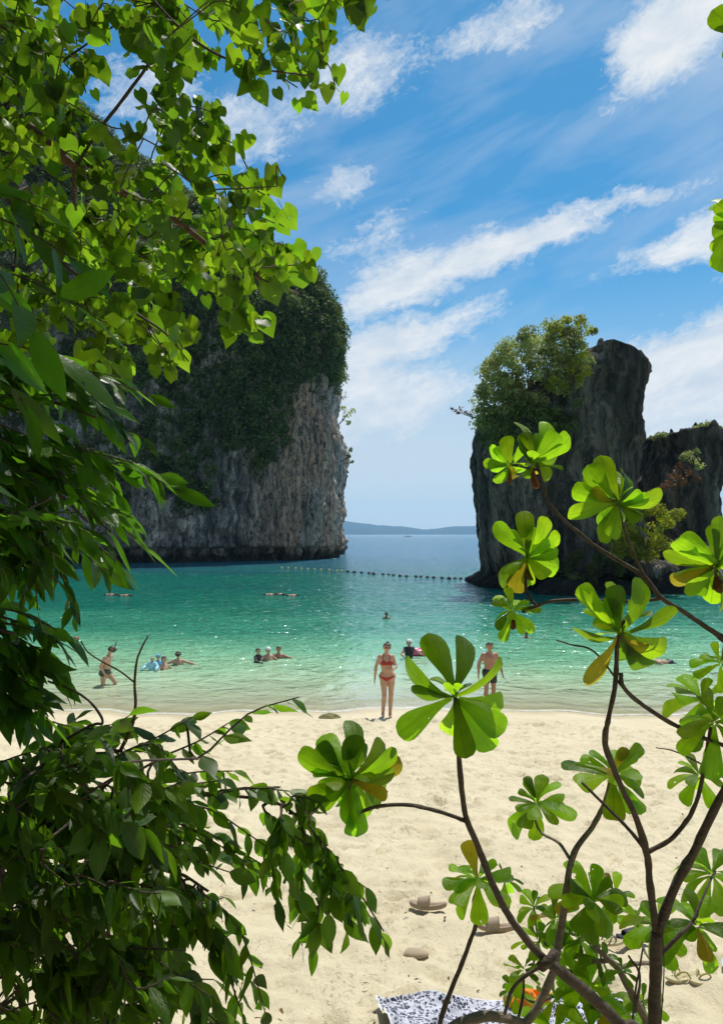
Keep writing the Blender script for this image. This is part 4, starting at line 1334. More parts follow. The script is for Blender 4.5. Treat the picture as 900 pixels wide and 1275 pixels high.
it = [(432, 516, 6), (438, 512, 5), (428, 508, 5), (434, 526, 4)]
small_tree('ledge_shrub', P(420, 530, 122), crown(122, it, .5, 12), 'small shrub on the ledge halfway up the cliff edge', M_farl, 'bush', per=40, size=.22, seed=32, trunk_r=.1)
it = [(436, 560, 4), (434, 568, 3), (438, 575, 3)]
small_tree('cleft_shrub', P(424, 575, 122), crown(122, it, .5, 13), 'tiny shrub below the ledge on the cliff edge', M_far, 'bush', per=40, size=.2, seed=33, trunk_r=.08)

# ------------------------------------------------------------------ people
def rcone(Pt, a, b, ra, rb, sc=None):
    a, b = np.array(a, float), np.array(b, float)
    p = Pt
    if sc is not None:
        s = np.array(sc, float)
        p, a, b = p / s, a / s, b / s
    ab = b - a
    h = np.clip(((p - a) @ ab) / (ab @ ab + 1e-9), 0, 1)
    d = np.linalg.norm(p - a - h[..., None] * ab, axis=-1) - (ra + (rb - ra) * h)
    return d if sc is None else d * min(sc)


def smin(a, b, k):
    h = np.clip(.5 + .5 * (b - a) / k, 0, 1)
    return b * (1 - h) + a * h - k * h * (1 - h)


def surface_nets(f, org, h):
    nx, ny, nz = f.shape
    ins = f < 0
    cs = np.zeros((nx - 1, ny - 1, nz - 1), int)
    for dx in (0, 1):
        for dy in (0, 1):
            for dz in (0, 1):
                cs += ins[dx:nx - 1 + dx, dy:ny - 1 + dy, dz:nz - 1 + dz]
    act = (cs > 0) & (cs < 8)
    I = np.argwhere(act)
    idm = -np.ones(act.shape, int)
    idm[tuple(I.T)] = np.arange(len(I))
    acc = np.zeros((len(I), 3))
    cnt = np.zeros(len(I))
    cor = [(a, b, c) for a in (0, 1) for b in (0, 1) for c in (0, 1)]
    for i, c0 in enumerate(cor):
        for c1 in cor[i + 1:]:
            if sum(abs(np.array(c0) - np.array(c1))) != 1:
                continue
            v0 = f[tuple((I + c0).T)]
            v1 = f[tuple((I + c1).T)]
            m = (v0 < 0) != (v1 < 0)
            t = v0[m] / (v0[m] - v1[m])
            acc[m] += np.array(c0) + t[:, None] * (np.array(c1) - np.array(c0))
            cnt[m] += 1
    V = org + (I + acc / np.maximum(cnt, 1)[:, None]) * h
    F = []
    for ax in range(3):
        o = [0, 0, 0]
        o[ax] = 1
        sl0 = tuple(slice(0, f.shape[k] - o[k]) for k in range(3))
        sl1 = tuple(slice(o[k], None) for k in range(3))
        ch = np.argwhere(ins[sl0] != ins[sl1])
        u, v = [(1, 2), (2, 0), (0, 1)][ax]
        ch = ch[(ch[:, u] > 0) & (ch[:, v] > 0)]
        eu, ev = np.eye(3, dtype=int)[u], np.eye(3, dtype=int)[v]
        q = [idm[tuple((ch - eu * a - ev * b).T)] for a, b in ((0, 0), (1, 0), (1, 1), (0, 1))]
        q = np.stack(q, -1)
        flip = ~ins[tuple(ch.T)]
        q[flip] = q[flip][:, ::-1]
        F.append(q)
    return V, np.concatenate(F)


def sdf_mesh(prims, h=.012, pad=.04):
    """prims: (a, b, ra, rb, scale or None, blend)"""
    lo = np.min([np.minimum(p[0], p[1]) - max(p[2], p[3]) for p in prims], 0) - pad
    hi = np.max([np.maximum(p[0], p[1]) + max(p[2], p[3]) for p in prims], 0) + pad
    n = np.ceil((hi - lo) / h).astype(int) + 1
    f = np.full(n, 1.0)
    for (a, b, ra, rb, sc, k) in prims:
        R = max(ra, rb) + k + 3 * h
        l0 = np.maximum(((np.minimum(a, b) - R - lo) / h).astype(int), 0)
        l1 = np.minimum(((np.maximum(a, b) + R - lo) / h).astype(int) + 2, n)
        sl = tuple(slice(x, y) for x, y in zip(l0, l1))
        g = np.stack(np.meshgrid(*[lo[i] + np.arange(l0[i], l1[i]) * h for i in range(3)], indexing='ij'), -1)
        f[sl] = smin(f[sl], rcone(g, a, b, ra, rb, sc), k)
    return surface_nets(f, lo, h)


def body_prims(J, fem=False, fingers=True, g=1.0):
    """J: joints (front is -Y). returns the primitives of one continuous body"""
    pr_ = []
    A = lambda a, b, ra, rb, sc=None, k=.03: pr_.append((np.array(a, float), np.array(b, float), ra * g, rb * g, sc, k))
    pel, wai, che, nec, hd = [np.array(J[k], float) for k in ('pelvis', 'waist', 'chest', 'neck', 'head')]
    side = np.array(J.get('side', (1, 0, 0)), float)
    fwd = np.array(J.get('fwd', (0, -1, 0)), float)
    A(pel - side * .075, pel + side * .075, .108 if fem else .103, .108 if fem else .103, None, .04)
    A(pel, wai, .108, .095 if fem else .112, None, .05)
    A(wai - side * .03, che - side * .055, .085 if fem else .10, .105 if fem else .112, None, .05)
    A(wai + side * .03, che + side * .055, .085 if fem else .10, .105 if fem else .112, None, .05)
    sh = che * .25 + nec * .75 - np.array([0, 0, .035])
    A(sh - side * (.125 if fem else .145), sh + side * (.125 if fem else .145), .062, .062, None, .05)
    A(sh, nec + (hd - nec) * .35, .055, .048, None, .035)
    # head, jaw, nose, ears
    up = (hd - nec) / (np.linalg.norm(hd - nec) + 1e-9)
    A(hd + up * .015 + fwd * -.012, hd + up * .018 + fwd * .012, .083, .083, None, .02)
    A(hd - up * .035 + fwd * .02, hd - up * .07 + fwd * .045, .062, .036, None, .03)
    A(hd + fwd * .088, hd - up * .028 + fwd * .104, .010, .014, None, .012)
    for s in (-1, 1):
        A(hd + side * s * .082 + up * .012, hd + side * s * .082 - up * .022, .014, .011, None, .008)
    if fem:
        for s in (-1, 1):
            A(che + side * s * .068 + fwd * .075 - np.array([0, 0, .03]), che + side * s * .07 + fwd * .085 - np.array([0, 0, .04]), .058, .056, None, .025)
    for s in (-1, 1):
        n = 'L' if s < 0 else 'R'
        S0 = sh + side * s * (.150 if fem else .172) + np.array([0, 0, -.01])
        E, W = np.array(J['elbow' + n], float), np.array(J['wrist' + n], float)
        q = .86 if fem else 1.0
        A(S0, E, .052 * q, .039 * q, None, .03)
        A(E, E * .7 + W * .3, .039 * q, .041 * q, None, .02)
        A(E * .7 + W * .3, W, .041 * q, .026 * q, None, .02)
        hv = np.array(J.get('hand' + n, (W - E) / (np.linalg.norm(W - E) + 1e-9)), float)
        hv = hv / np.linalg.norm(hv)
        wd = np.cross(hv, side)
        if np.linalg.norm(wd) < .2:
            wd = np.cross(hv, np.array([0, 0, 1.0]))
        wd /= np.linalg.norm(wd)
        if wd @ fwd < 0:
            wd = -wd
        palm = W + hv * .085
        for o_ in (-.022, 0, .022):
            A(W + hv * .015 + wd * o_ * .6, palm + wd * o_, .016, .014, None, .014)
        if fingers:
            curl = np.cross(wd, hv) * .35
            for o_, ln in ((-.030, .055), (-.010, .068), (.010, .073), (.030, .066)):
                k0 = palm + wd * o_ * .9
                k1 = k0 + (hv + wd * o_ * 2 + curl * .3) * ln * .55
                A(k0, k1, .0095, .0088, None, .004)
                A(k1, k1 + (hv + wd * o_ * 2 + curl) * ln * .5, .0088, .0075, None, .003)
            t0 = W + hv * .03 + wd * .025
            t1 = t0 + (hv * .7 + wd * .8) * .042
            A(t0, t1, .013, .0105, None, .006)
            A(t1, t1 + (hv + wd * .3) * .03, .0105, .0085, None, .004)
        H, K, N_ = pel + side * s * .088 - np.array([0, 0, .02]), np.array(J['knee' + n], float), np.array(J['ankle' + n], float)
        A(H, H * .6 + K * .4, .088 if fem else .084, .074, None, .04)
        A(H * .6 + K * .4, K, .074, .052, None, .03)
        A(K, K * .68 + N_ * .32 - fwd * .018, .051, .053, None, .02)
        A(K * .68 + N_ * .32 - fwd * .018, N_, .053, .034, None, .02)
        ff = np.array(J.get('foot' + n, fwd), float)
        A(N_ - ff * .035 - np.array([0, 0, .045]), N_ + ff * .03 - np.array([0, 0, .03]), .031, .037, None, .02)
        A(N_ + ff * .02 - np.array([0, 0, .04]), N_ + ff * .15 - np.array([0, 0, .058]), .038, .022, None, .02)
        A(pel + side * s * .06 - fwd * .06 - np.array([0, 0, .03]), pel + side * s * .065 - fwd * .065 - np.array([0, 0, .05]), .082, .08, None, .03)
    return pr_


STAND = dict(pelvis=(0, 0, .93), waist=(0, -.005, 1.08), chest=(0, 0, 1.27), neck=(0, .01, 1.43), head=(0, -.02, 1.57),
             elbowL=(-.25, .01, 1.13), wristL=(-.27, -.05, .89), elbowR=(.25, .01, 1.13), wristR=(.27, -.05, .89),
             kneeL=(-.095, -.015, .50), ankleL=(-.10, .02, .09), kneeR=(.095, -.015, .50), ankleR=(.10, .02, .09))


def skin(name, c):
    return simple(name, c, .5, .08, 12, .1, .002, **{'Subsurface Weight': .08, 'Subsurface Radius': (.01, .004, .002)})


M_skin = skin('skin_light', (.52, .31, .21))
M_skin2 = skin('skin_tan', (.40, .215, .135))
M_skin3 = skin('skin_brown', (.24, .12, .075))
M_hair_d = simple('hair_dark', (.016, .012, .010), .5, .3, 60, .4, .004)
M_hair_b = simple('hair_brown', (.06, .032, .018), .5, .3, 60, .4, .004)
M_hair_r = simple('hair_red', (.26, .075, .03), .5, .3, 60, .4, .004)
M_hair_y = simple('hair_blond', (.42, .30, .14), .5, .3, 60, .4, .004)
M_red = simple('swim_red', (.34, .022, .022), .6, .2, 60, .2)
M_blk = simple('swim_black', (.012, .012, .016), .5, .2, 60, .2)
M_grn = simple('swim_green', (.035, .055, .03), .6, .3, 30, .2)
M_blu = simple('swim_blue', (.10, .36, .62), .5, .3, 18, .2)
M_wht = simple('white_cloth', (.74, .74, .72), .6, .08, 30, .2)
M_pink = simple('pink_vinyl', (.78, .13, .30), .3, .08, 8, .05)
M_ltblu = simple('pale_blue_vinyl', (.36, .66, .80), .3, .15, 8, .05)
M_yel = simple('yellow_plastic', (.72, .52, .05), .45, .12, 8, .1)
M_glass = simple('dark_lens', (.01, .01, .012), .12, .1, 8, .0)
M_lip = simple('lips', (.36, .10, .08), .5, .1, 30, .1)
M_wetd = simple('black_rubber', (.013, .013, .014), .5, .2, 30, .1)

BODY = {}


def get_body(key, J, fem, h, g=1.0, fingers=True):
    if key not in BODY:
        BODY[key] = sdf_mesh(body_prims(J, fem, fingers, g), h)
    return BODY[key]


def shell(V, F, sel, off):
    """faces of a body whose vertices are selected, pushed outwards as cloth"""
    fm = sel[F].all(1)
    F2 = F[fm]
    if len(F2) == 0:
        return None
    N = np.zeros_like(V)
    fn = np.cross(V[F[:, 2]] - V[F[:, 0]], V[F[:, 3]] - V[F[:, 1]])
    for k in range(4):
        np.add.at(N, F[:, k], fn)
    N /= np.linalg.norm(N, axis=1)[:, None] + 1e-9
    used, inv = np.unique(F2, return_inverse=True)
    return V[used] + N[used] * off, inv.reshape(F2.shape)


def person(label, base, rotz, J, fem=False, key='m', h=.014, skin_m=None, hair=None, hair_m=None, bun=False, clothes=(), scale=1.0, lens=None, mask=False, snorkel=False, cap=None,
           tilt=(0, 0), group=None, fingers=True):
    root = empty('person', base, label, 'person', group)
    root.rotation_euler = (tilt[0], tilt[1], rotz)
    root.scale = (scale,) * 3
    V, F = get_body(key, J, fem, h, 1.0, fingers)
    link('body', mesh_data('body', V, F), skin_m or M_skin, root)
    hd = np.array(J['head'], float)
    fwd = np.array(J.get('fwd', (0, -1, 0)), float)
    side = np.array(J.get('side', (1, 0, 0)), float)
    up = hd - np.array(J['neck'], float)
    up /= np.linalg.norm(up)
    sel0 = None
    rel_ = V - hd
    f_, u_, s_ = rel_ @ fwd, rel_ @ up, rel_ @ side
    headsel = (np.linalg.norm(rel_, axis=1) < .135) & (u_ > -.075)
    if hair:
        if hair == 'short':
            sl = headsel & (u_ > .045 + f_ * .35) | headsel & (f_ < -.02) & (u_ > -.045)
        else:
            sl = headsel & (u_ > .050 + f_ * .30) | (np.linalg.norm(rel_, axis=1) < .16) & (f_ < -.005) & (u_ > -.10)
        q = shell(V, F, sl, .014)
        if q:
            o = link('hair', mesh_data('hair', *q), hair_m or M_hair_d, root)
        if bun:
            vb, fb = sdf_mesh([(hd + up * .105 - fwd * .02, hd + up * .125 - fwd * .025, .038, .032, None, .01)], .01)
            link('hair_bun', mesh_data('hair_bun', vb, fb), hair_m or M_hair_d, o)
    if cap:
        q = shell(V, F, headsel & (u_ > .028 + f_ * .12), .022)
        if q:
            link('cap', mesh_data('cap', *q), cap, root)
    # eyes and mouth
    for s in (-1, 1):
        ve, fe = sdf_mesh([(hd + fwd * .086 + side * s * .031 + up * .008, hd + fwd * .087 + side * s * .036 + up * .008, .009, .009, None, .002)], .006, .02)
        link('eye', mesh_data('eye', ve, fe), M_glass, root)
    ve, fe = sdf_mesh([(hd + fwd * .082 - side * .02 - up * .055, hd + fwd * .082 + side * .02 - up * .055, .008, .008, None, .002)], .006, .02)
    link('mouth', mesh_data('mouth', ve, fe), M_lip, root)
    if lens:
        for s in (-1, 1):
            ve, fe = sdf_mesh([(hd + fwd * .094 + side * s * .024 + up * .009, hd + fwd * .092 + side * s * .046 + up * .009, .017, .017, None, .004)], .006, .02)
            link('sunglass_lens', mesh_data('sunglass_lens', ve, fe), M_glass, root)
    if mask:
        c = hd + fwd * .10 + up * .008
        ve, fe = sdf_mesh([(c - side * .05, c + side * .05, .036, .036, None, .01), (c - up * .025, c - up * .02, .035, .03, None, .01)], .009, .02)
        mk_ = link('diving_mask', mesh_data('diving_mask', ve, fe), M_wetd, root)
        q = shell(V, F, headsel & (np.abs(u_ - .012) < .022), .018)
        if q:
            link('mask_strap', mesh_data('mask_strap', *q), M_wetd, mk_)
    if snorkel:
        a = hd + fwd * .10 - up * .05
        b = hd + side * .105 - up * .02 + fwd * .05
        c = hd + side * .11 + up * .12 - fwd * .005
        d = hd + side * .10 + up * .27 - fwd * .045
        vt, ft = tube([a, b, c, d], [.013, .013, .014, .014], 14, 6)
        link('snorkel', mesh_data('snorkel', vt, ft), M_wetd if snorkel is True else snorkel, root)
    for (nm, fn, m, off) in clothes:
        q = shell(V, F, fn(V), off)
        if q:
            link(nm, mesh_data(nm, *q), m, root)
    return root


def on_water(px, py, z=0.0):
    d = P(px, py, 1.0) - Vector((0, 0, CZ))
    t = (z - CZ) / d.z
    return Vector((0, 0, CZ)) + d * t


# clothing zones on the standing body
def trunks(V):
    z, x = V[:, 2], V[:, 0]
    return (z < 1.01) & (z > .66) & (np.abs(x) < .22) & ~((z < .95) & (np.abs(x) > .195))


def briefs(V):
    z, x = V[:, 2], np.abs(V[:, 0])
    return (z < .945 ) & (z > .815) & (x < .20) & (z > .82 + .75 * np.maximum(x - .03, 0)) & (z < .915 + .2 * x)


def bikini_top(V):
    z, x, y = V[:, 2], np.abs(V[:, 0]), V[:, 1]
    cup = (y < -.02) & (np.abs(z - 1.235) < .058) & (x < .135) & (z < 1.30 - (np.abs(x - .07)) * .9)
    band = (np.abs(z - 1.19) < .014) & (x < .17)
    strap = (np.abs(x - .075) < .012) & (z > 1.25) & (z < 1.42) & (y < .02)
    return cup | band | strap


def vest(V):
    z, x = V[:, 2], np.abs(V[:, 0])
    return (z < 1.42) & (z > .85) & (x < .175 + .02 * (z > 1.3))


def rash(V):
    z, x = V[:, 2], np.abs(V[:, 0])
    return (z < 1.43) & (z > .85)


JW = dict(STAND)
JW.update(pelvis=(.022, 0, .925), waist=(.012, -.01, 1.08), chest=(-.008, .01, 1.265), neck=(-.004, .012, 1.425), elbowL=(-.235, .02, 1.13), wristL=(-.262, -.02, .89), elbowR=(.21, -.05, 1.14), wristR=(.13, -.20, 1.10), kneeL=(-.055, -.075, .49), ankleL=(-.075, .045, .10),
          kneeR=(.105, -.005, .50), ankleR=(.085, .01, .09), head=(.012, -.03, 1.56))
f = G(481, 893)
f.z = gz(f) + .0
person('woman in a red bikini and sunglasses standing on the wet sand', f, math.radians(4), JW, True, 'woman', .009, M_skin, 'short', M_hair_b, True,
       [('bikini_top', bikini_top, M_red, .006), ('bikini_bottom', briefs, M_red, .006)], 1.0, lens=True)

JM = dict(STAND)
JM.update(elbowL=(-.27, .03, 1.14), wristL=(-.30, -.04, .90), elbowR=(.27, .03, 1.14), wristR=(.31, -.03, .91))
q = on_water(599, 864)
q = Vector((q.x, 19.3, gz((q.x, 19.3))))
person('bare-chested man in black shorts standing in ankle-deep water', q, math.radians(6), JM, False, 'man', .011, M_skin2, 'short', M_hair_d, False,
       [('shorts', trunks, M_blk, .012)], 1.0)

# wading man, seen from the side, stepping to the right
s60 = math.radians(0)
JK = dict(pelvis=(0, 0, .92), waist=(0, -.02, 1.06), chest=(0, -.06, 1.25), neck=(0, -.11, 1.40), head=(0, -.19, 1.53), elbowL=(-.24, .02, 1.10), wristL=(-.24, -.10, .90),
          elbowR=(.24, .04, 1.12), wristR=(.25, -.04, .88), kneeL=(-.09, .02, .50), ankleL=(-.09, .22, .14), kneeR=(.09, -.27, .60), ankleR=(.09, -.20, .17))
q = on_water(131, 853)
q.z = gz(q) - .05
person('man with diving mask and snorkel in dark green briefs wading through shallow water', q, math.radians(83), JK, False, 'walk', .011, M_skin, 'short', M_hair_b, False,
       [('swim_briefs', lambda V: (V[:, 2] < 1.0) & (V[:, 2] > .80) & (np.abs(V[:, 0]) < .22) & (V[:, 2] > .80 + .5 * np.maximum(-V[:, 1] - .05, 0)) & ~((np.abs(V[:, 0]) > .19)), M_grn, .010)], 1.0, mask=True, snorkel=True)

JA = dict(STAND)      # arms half raised on the water
JA.update(elbowL=(-.33, -.10, 1.20), wristL=(-.36, -.32, 1.16), elbowR=(.33, -.10, 1.20), wristR=(.36, -.32, 1.16))
JS = dict(STAND)      # arms spread
JS.update(elbowL=(-.40, -.03, 1.28), wristL=(-.62, -.10, 1.22), elbowR=(.40, -.03, 1.28), wristR=(.62, -.10, 1.22))


def bather(label, px, py, above, rot, J, key, **k):
    """stands in deeper water with `above` metres showing"""
    q_ = on_water(px, py)
    sc_ = k.get('scale', 1.0)
    q_.z = above - 1.69 * sc_
    return person(label, q_, math.radians(rot), J, k.pop('fem', False), key, .016, k.pop('skin_m', M_skin), k.pop('hair', 'short'), k.pop('hair_m', M_hair_d), fingers=True, **k)


bather('bather in a black top and white cap, waist deep beside the pink float', 509, 820, .68, 20, JA, 'arms_w', fem=True, skin_m=M_skin2, hair='long', cap=M_wht, clothes=[('swim_top', vest, M_blk, .010)])
bather('dark-haired bare-shouldered bather behind the pink float', 529, 812, .46, -60, JA, 'arms', skin_m=M_skin2)
bather('small child in a pale blue float vest beside the dark-haired woman', 190, 834, .40, -10, JA, 'arms', scale=.62, hair_m=M_hair_y, clothes=[('float_vest', rash, M_ltblu, .05)])
bather('bather with a blue hood behind the child in the float vest', 197, 829, .38, 30, JA, 'arms_w', fem=True, scale=.8, cap=M_blu, snorkel=M_wht, clothes=[('rash_top', rash, M_blu, .01)])
bather('woman with long dark hair facing the child in the water', 204, 833, .42, 60, JA, 'arms_w', fem=True, hair='long', hair_m=M_hair_b, scale=.94)
bather('man with a dark diving mask on his head, shoulders above the water', 222, 827, .44, 10, JS, 'spread', mask=True, skin_m=M_skin)
bather('dark-haired child in a navy swim top next to the white-capped bather', 321, 823, .44, 70, JA, 'arms', scale=.85, clothes=[('swim_top', rash, M_blk, .01)])
bather('bather in a white cap between the child and the spread-armed man', 334, 822, .46, 20, JA, 'arms_w', fem=True, hair_m=M_hair_y, cap=M_wht)
bather('dark-haired man with arms spread on the water, shoulders showing', 347, 820, .44, 0, JS, 'spread', skin_m=M_skin2)
bather('lone swimmer with only a dark head above the open blue water', 481, 770, .34, 20, JA, 'arms', skin_m=M_skin3)
bather('swimmer with wet dark hair splashing by the green tufts', 655, 794, .30, 0, JS, 'spread', skin_m=M_skin3)
bather('red-haired swimmer up to the chin beyond the wading man', 96, 802, .31, -40, JA, 'arms_w', fem=True, hair='long', hair_m=M_hair_r)

# snorkellers lying face down: body turned about X so that it floats
def floater(label, px, py, rot, skin_m, m_cap, group=None, k=.08):
    q_ = on_water(px, py)
    r_ = person(label, (q_.x, q_.y, -.02 + k), 0, JA, False, 'arms', .016, skin_m, 'short', M_hair_d, mask=True, snorkel=M_wetd, clothes=[('shorts', trunks, m_cap, .012)], group=group)
    r_.rotation_euler = (math.radians(82), 0, math.radians(rot))
    off = Matrix.Rotation(math.radians(rot), 3, 'Z') @ Matrix.Rotation(math.radians(82), 3, 'X') @ Vector((0, 0, 1.5))
    r_.location = Vector((q_.x, q_.y, .05)) - Vector((off.x, off.y, off.z))
    return r_


SG = 'snorkellers floating far out in front of the cliff'
floater('snorkeller floating face down, one of a pair by themselves', 143, 741, 100, M_skin2, M_blk, SG)
floater('snorkeller floating face down, one of a pair by themselves', 161, 742, 100, M_skin2, M_blk, SG)
floater('pale-backed snorkeller floating at one end of the row of three', 341, 741, 95, M_skin, M_blk, SG)
floater('dark-haired snorkeller floating in the middle of the row of three', 352, 741, 40, M_skin2, M_blk, SG)
floater('snorkeller floating at the other end of the row of three', 369, 742, 100, M_skin, M_blk, SG)
floater('swimmer lying flat in the shallows behind the large leaf tuft', 812, 826, -80, M_skin, M_blk)


def torus(R, r, n=28, m=10, sq=1.0, ell=1.0):
    V = []
    for i in range(n):
        a = i / n * 2 * math.pi
        for j in range(m):
            b = j / m * 2 * math.pi
            V.append(((R + r * math.cos(b)) * math.cos(a) * ell, (R + r * math.cos(b)) * math.sin(a), r * sq * math.sin(b)))
    F = [(i * m + j, ((i + 1) % n) * m + j, ((i + 1) % n) * m + (j + 1) % m, i * m + (j + 1) % m) for i in range(n) for j in range(m)]
    return np.array(V), np.array(F)


q = on_water(520, 816)
fl = empty('swim_float', (q.x, q.y, .08), 'bright pink inflatable float held between two bathers', 'float')
V, F = torus(.22, .11, ell=1.15)
V[:, 2] += .05
link('ring', mesh_data('ring', V, F), M_pink, fl)
V, F = sdf_mesh([((-.18, 0, 0), (.18, 0, 0), .12, .12, (1, 1.4, .5), .05)], .03)
link('cushion', mesh_data('cushion', V, F), M_pink, fl)

# buoy line from the cliff to the stack
def buoy(p, m, s, label, grp):
    n = 10
    prof_ = [(-.55, .25), (-.42, .7), (-.2, .95), (.0, 1.0), (.2, .95), (.42, .7), (.55, .25)]
    V = [(z * 1.6, math.cos(a / n * 2 * math.pi) * r, math.sin(a / n * 2 * math.pi) * r) for z, r in prof_ for a in range(n)]
    F = [tuple(f_) for f_ in grid_faces(n, len(prof_), True)] + [tuple(range(n)), tuple(range((len(prof_) - 1) * n, len(prof_) * n))]
    o = link('buoy', mesh_data('buoy', np.array(V) * s, F), m, None)
    o.location = p
    o.rotation_euler = (random.uniform(-.3, .3), random.uniform(-.25, .25), random.uniform(-.5, .5))
    return tag(o, label, 'buoy', grp)


M_yelb = simple('buoy_yellow', (.50, .42, .12), .6, .2, 8, .1)
M_buoyd = simple('buoy_dark', (.03, .03, .032), .6, .3, 8, .2)
a3, b3 = on_water(345, 706), on_water(592, 722)
line = []
for k in range(30):
    f_ = k / 29
    px = 352 + (590 - 352) * f_ + random.uniform(-2, 2)
    py = np.interp(px, [352, 430, 500, 592], [707.0, 711.5, 717.5, 722.0])
    c = on_water(px, py, random.uniform(-.02, .06))
    line.append(c)
    yl = px < 428
    if yl and k % 1 == 0:
        buoy(c, M_yelb, .17, 'yellow buoy on the swim line close to the cliff', 'yellow buoys of the swim line')
    else:
        buoy(c, M_buoyd, .20, 'dark buoy on the swim line across the open channel', 'dark buoys of the swim line')
V, F = tube([tuple(P(340, 692, 108))] + [tuple(x + Vector((0, 0, -.03))) for x in line] + [tuple(P(598, 724, 66))], [.016], 90, 5)
tag(link('buoy_rope', mesh_data('buoy_rope', V, F), M_buoyd), 'rope of the swim line strung from the cliff to the dark stack', 'rope')

# boat far out
bt = on_water(508, 668.5)
root = empty('tour_boat', bt, 'tiny white boat far out before the blue hills', 'boat')
n = 14
V, F = [], []
for i in range(n):
    t = i / (n - 1) * 2 - 1
    wdt = 1.5 * (1 - abs(t) ** 3) + .05
    V += [(t * 6, -wdt, .9 + .7 * t * t), (t * 6, -wdt * .6, -.3), (t * 6, wdt * .6, -.3), (t * 6, wdt, .9 + .7 * t * t)]
F = [tuple(f_) for f_ in grid_faces(4, n, True)] + [(0, 1, 2, 3), tuple(range(4 * n - 4, 4 * n))[::-1]]
link('hull', mesh_data('hull', V, F, False), M_wht, root)
V, F = sdf_mesh([((-2.2, 0, 1.9), (1.6, 0, 1.9), 1.0, 1.0, (1, 1, 1), .1)], .25, .3)
link('cabin', mesh_data('cabin', V, F), M_wht, root)

# ------------------------------------------------------------------ things on the sand
M_beige = simple('beige_rubber', (.33, .245, .165), .75, .15, 40, .4, .003)
M_beige2 = simple('beige_footbed', (.40, .31, .22), .85, .12, 60, .4, .003)
M_blkfoam = simple('black_foam', (.022, .022, .026), .7, .3, 40, .3)
M_olive = simple('olive_rubber', (.40, .36, .12), .7, .2, 40, .3)
M_strap = simple('grey_strap', (.20, .18, .15), .7, .2, 40, .3)


def sole_outline(L, W, n=40):
    pts = []
    for i in range(n):
        a = i / n * 2 * math.pi
        x = math.cos(a)
        w = W / 2 * (.86 + .20 * x - .10 * math.exp(-((x + .15) / .35) ** 2))
        pts.append((x * L / 2, math.copysign(abs(math.sin(a)) ** .75, math.sin(a)) * w))
    return np.array(pts)


def sole_mesh(L, W, hgt, edge=.008, arch=.01):
    o = sole_outline(L, W)
    n = len(o)
    V, lev = [], [(0, .96), (edge, 1.0), (hgt - edge, 1.0), (hgt, .955), (hgt - .004, .86), (hgt - .006, .4), (hgt - .006, .02)]
    for z, s in lev:
        for p in o:
            V.append((p[0] * s, p[1] * s, z + arch * math.cos(p[0] * s / L * 6.0) * -.5 + .012 * (p[0] / L * 2) ** 4))
    F = [tuple(f_) for f_ in grid_faces(n, len(lev), True)]
    F += [tuple(range(n))[::-1], tuple(range((len(lev) - 1) * n, len(lev) * n))]
    return V, F


def arch_strap(x0, x1, W, hgt, base, thick=.008, taper=.9):
    V = []
    nx, na = 6, 14
    for lay in (0, 1):
        for i in range(nx):
            x = x0 + (x1 - x0) * i / (nx - 1)
            w = W / 2 * (1 - (1 - taper) * i / (nx - 1))
            h = hgt * (1 - .22 * i / (nx - 1))
            for j in range(na):
                a = math.pi * j / (na - 1)
                k = 1 + (thick / h if lay else 0)
                V.append((x, -math.cos(a) * w * (1.02 if lay else .97), base + abs(math.sin(a)) ** .8 * h * k))
    m = nx * na
    F = [tuple(f_) for f_ in grid_faces(na, nx)] + [tuple(f_[::-1] + m) for f_ in grid_faces(na, nx)]
    for i in range(nx - 1):
        for j in (0, na - 1):
            F.append((i * na + j, (i + 1) * na + j, (i + 1) * na + j + m, i * na + j + m))
    for j in range(na - 1):
        for i in (0, nx - 1):
            F.append((i * na + j, i * na + j + 1, i * na + j + 1 + m, i * na + j + m))
    return V, F


def slide(label, px, py, rot, m, m2, L=.285, tilt=0.0, sink=.004, group=None):
    p = G(px, py)
    root = empty('sandal', (p.x, p.y, gz(p) + sink), label, 'sandal', group)
    nrm = Matrix.Rotation(math.radians(rot), 4, 'Z') @ Matrix.Rotation(math.radians(tilt), 4, 'Y')
    slope = Matrix.Rotation(-math.atan(.11), 4, 'X')
    root.rotation_euler = (slope @ nrm).to_euler()
    V, F = sole_mesh(L, .105, .034)
    link('sole', mesh_data('sole', V, F), m, root)
    V, F = arch_strap(-.012, .078, .104, .066, .016)
    link('strap', mesh_data('strap', V, F), m2, root)
    return root


slide('beige slide sandal lying alone on the bright sand', 533, 1131, 172, M_beige, M_beige2)
slide('beige slide sandal partly behind the withered leaf tuft', 619, 1158, 176, M_beige, M_beige2, .30)
slide('black slide sandal lying beside the dark trunk', 790, 1172, 190, M_blkfoam, M_blkfoam, .27)


def flip_flop(label, px, py, rot, m, ms, L=.25, group=None):
    p = G(px, py)
    root = empty('flip_flop', (p.x, p.y, gz(p) + .004), label, 'sandal', group)
    root.rotation_euler = (Matrix.Rotation(-math.atan(.11), 4, 'X') @ Matrix.Rotation(math.radians(rot), 4, 'Z')).to_euler()
    V, F = sole_mesh(L, .095, .018, .004, .004)
    link('sole', mesh_data('sole', V, F), m, root)
    for s in (-1, 1):
        V, F = tube([(L * .26, 0, .016), (L * .17, s * .018, .05), (L * .02, s * .038, .055), (-L * .10, s * .044, .012)], [.005, .006, .006, .005], 14, 6)
        link('strap', mesh_data('strap', V, F), ms, root)
    return root


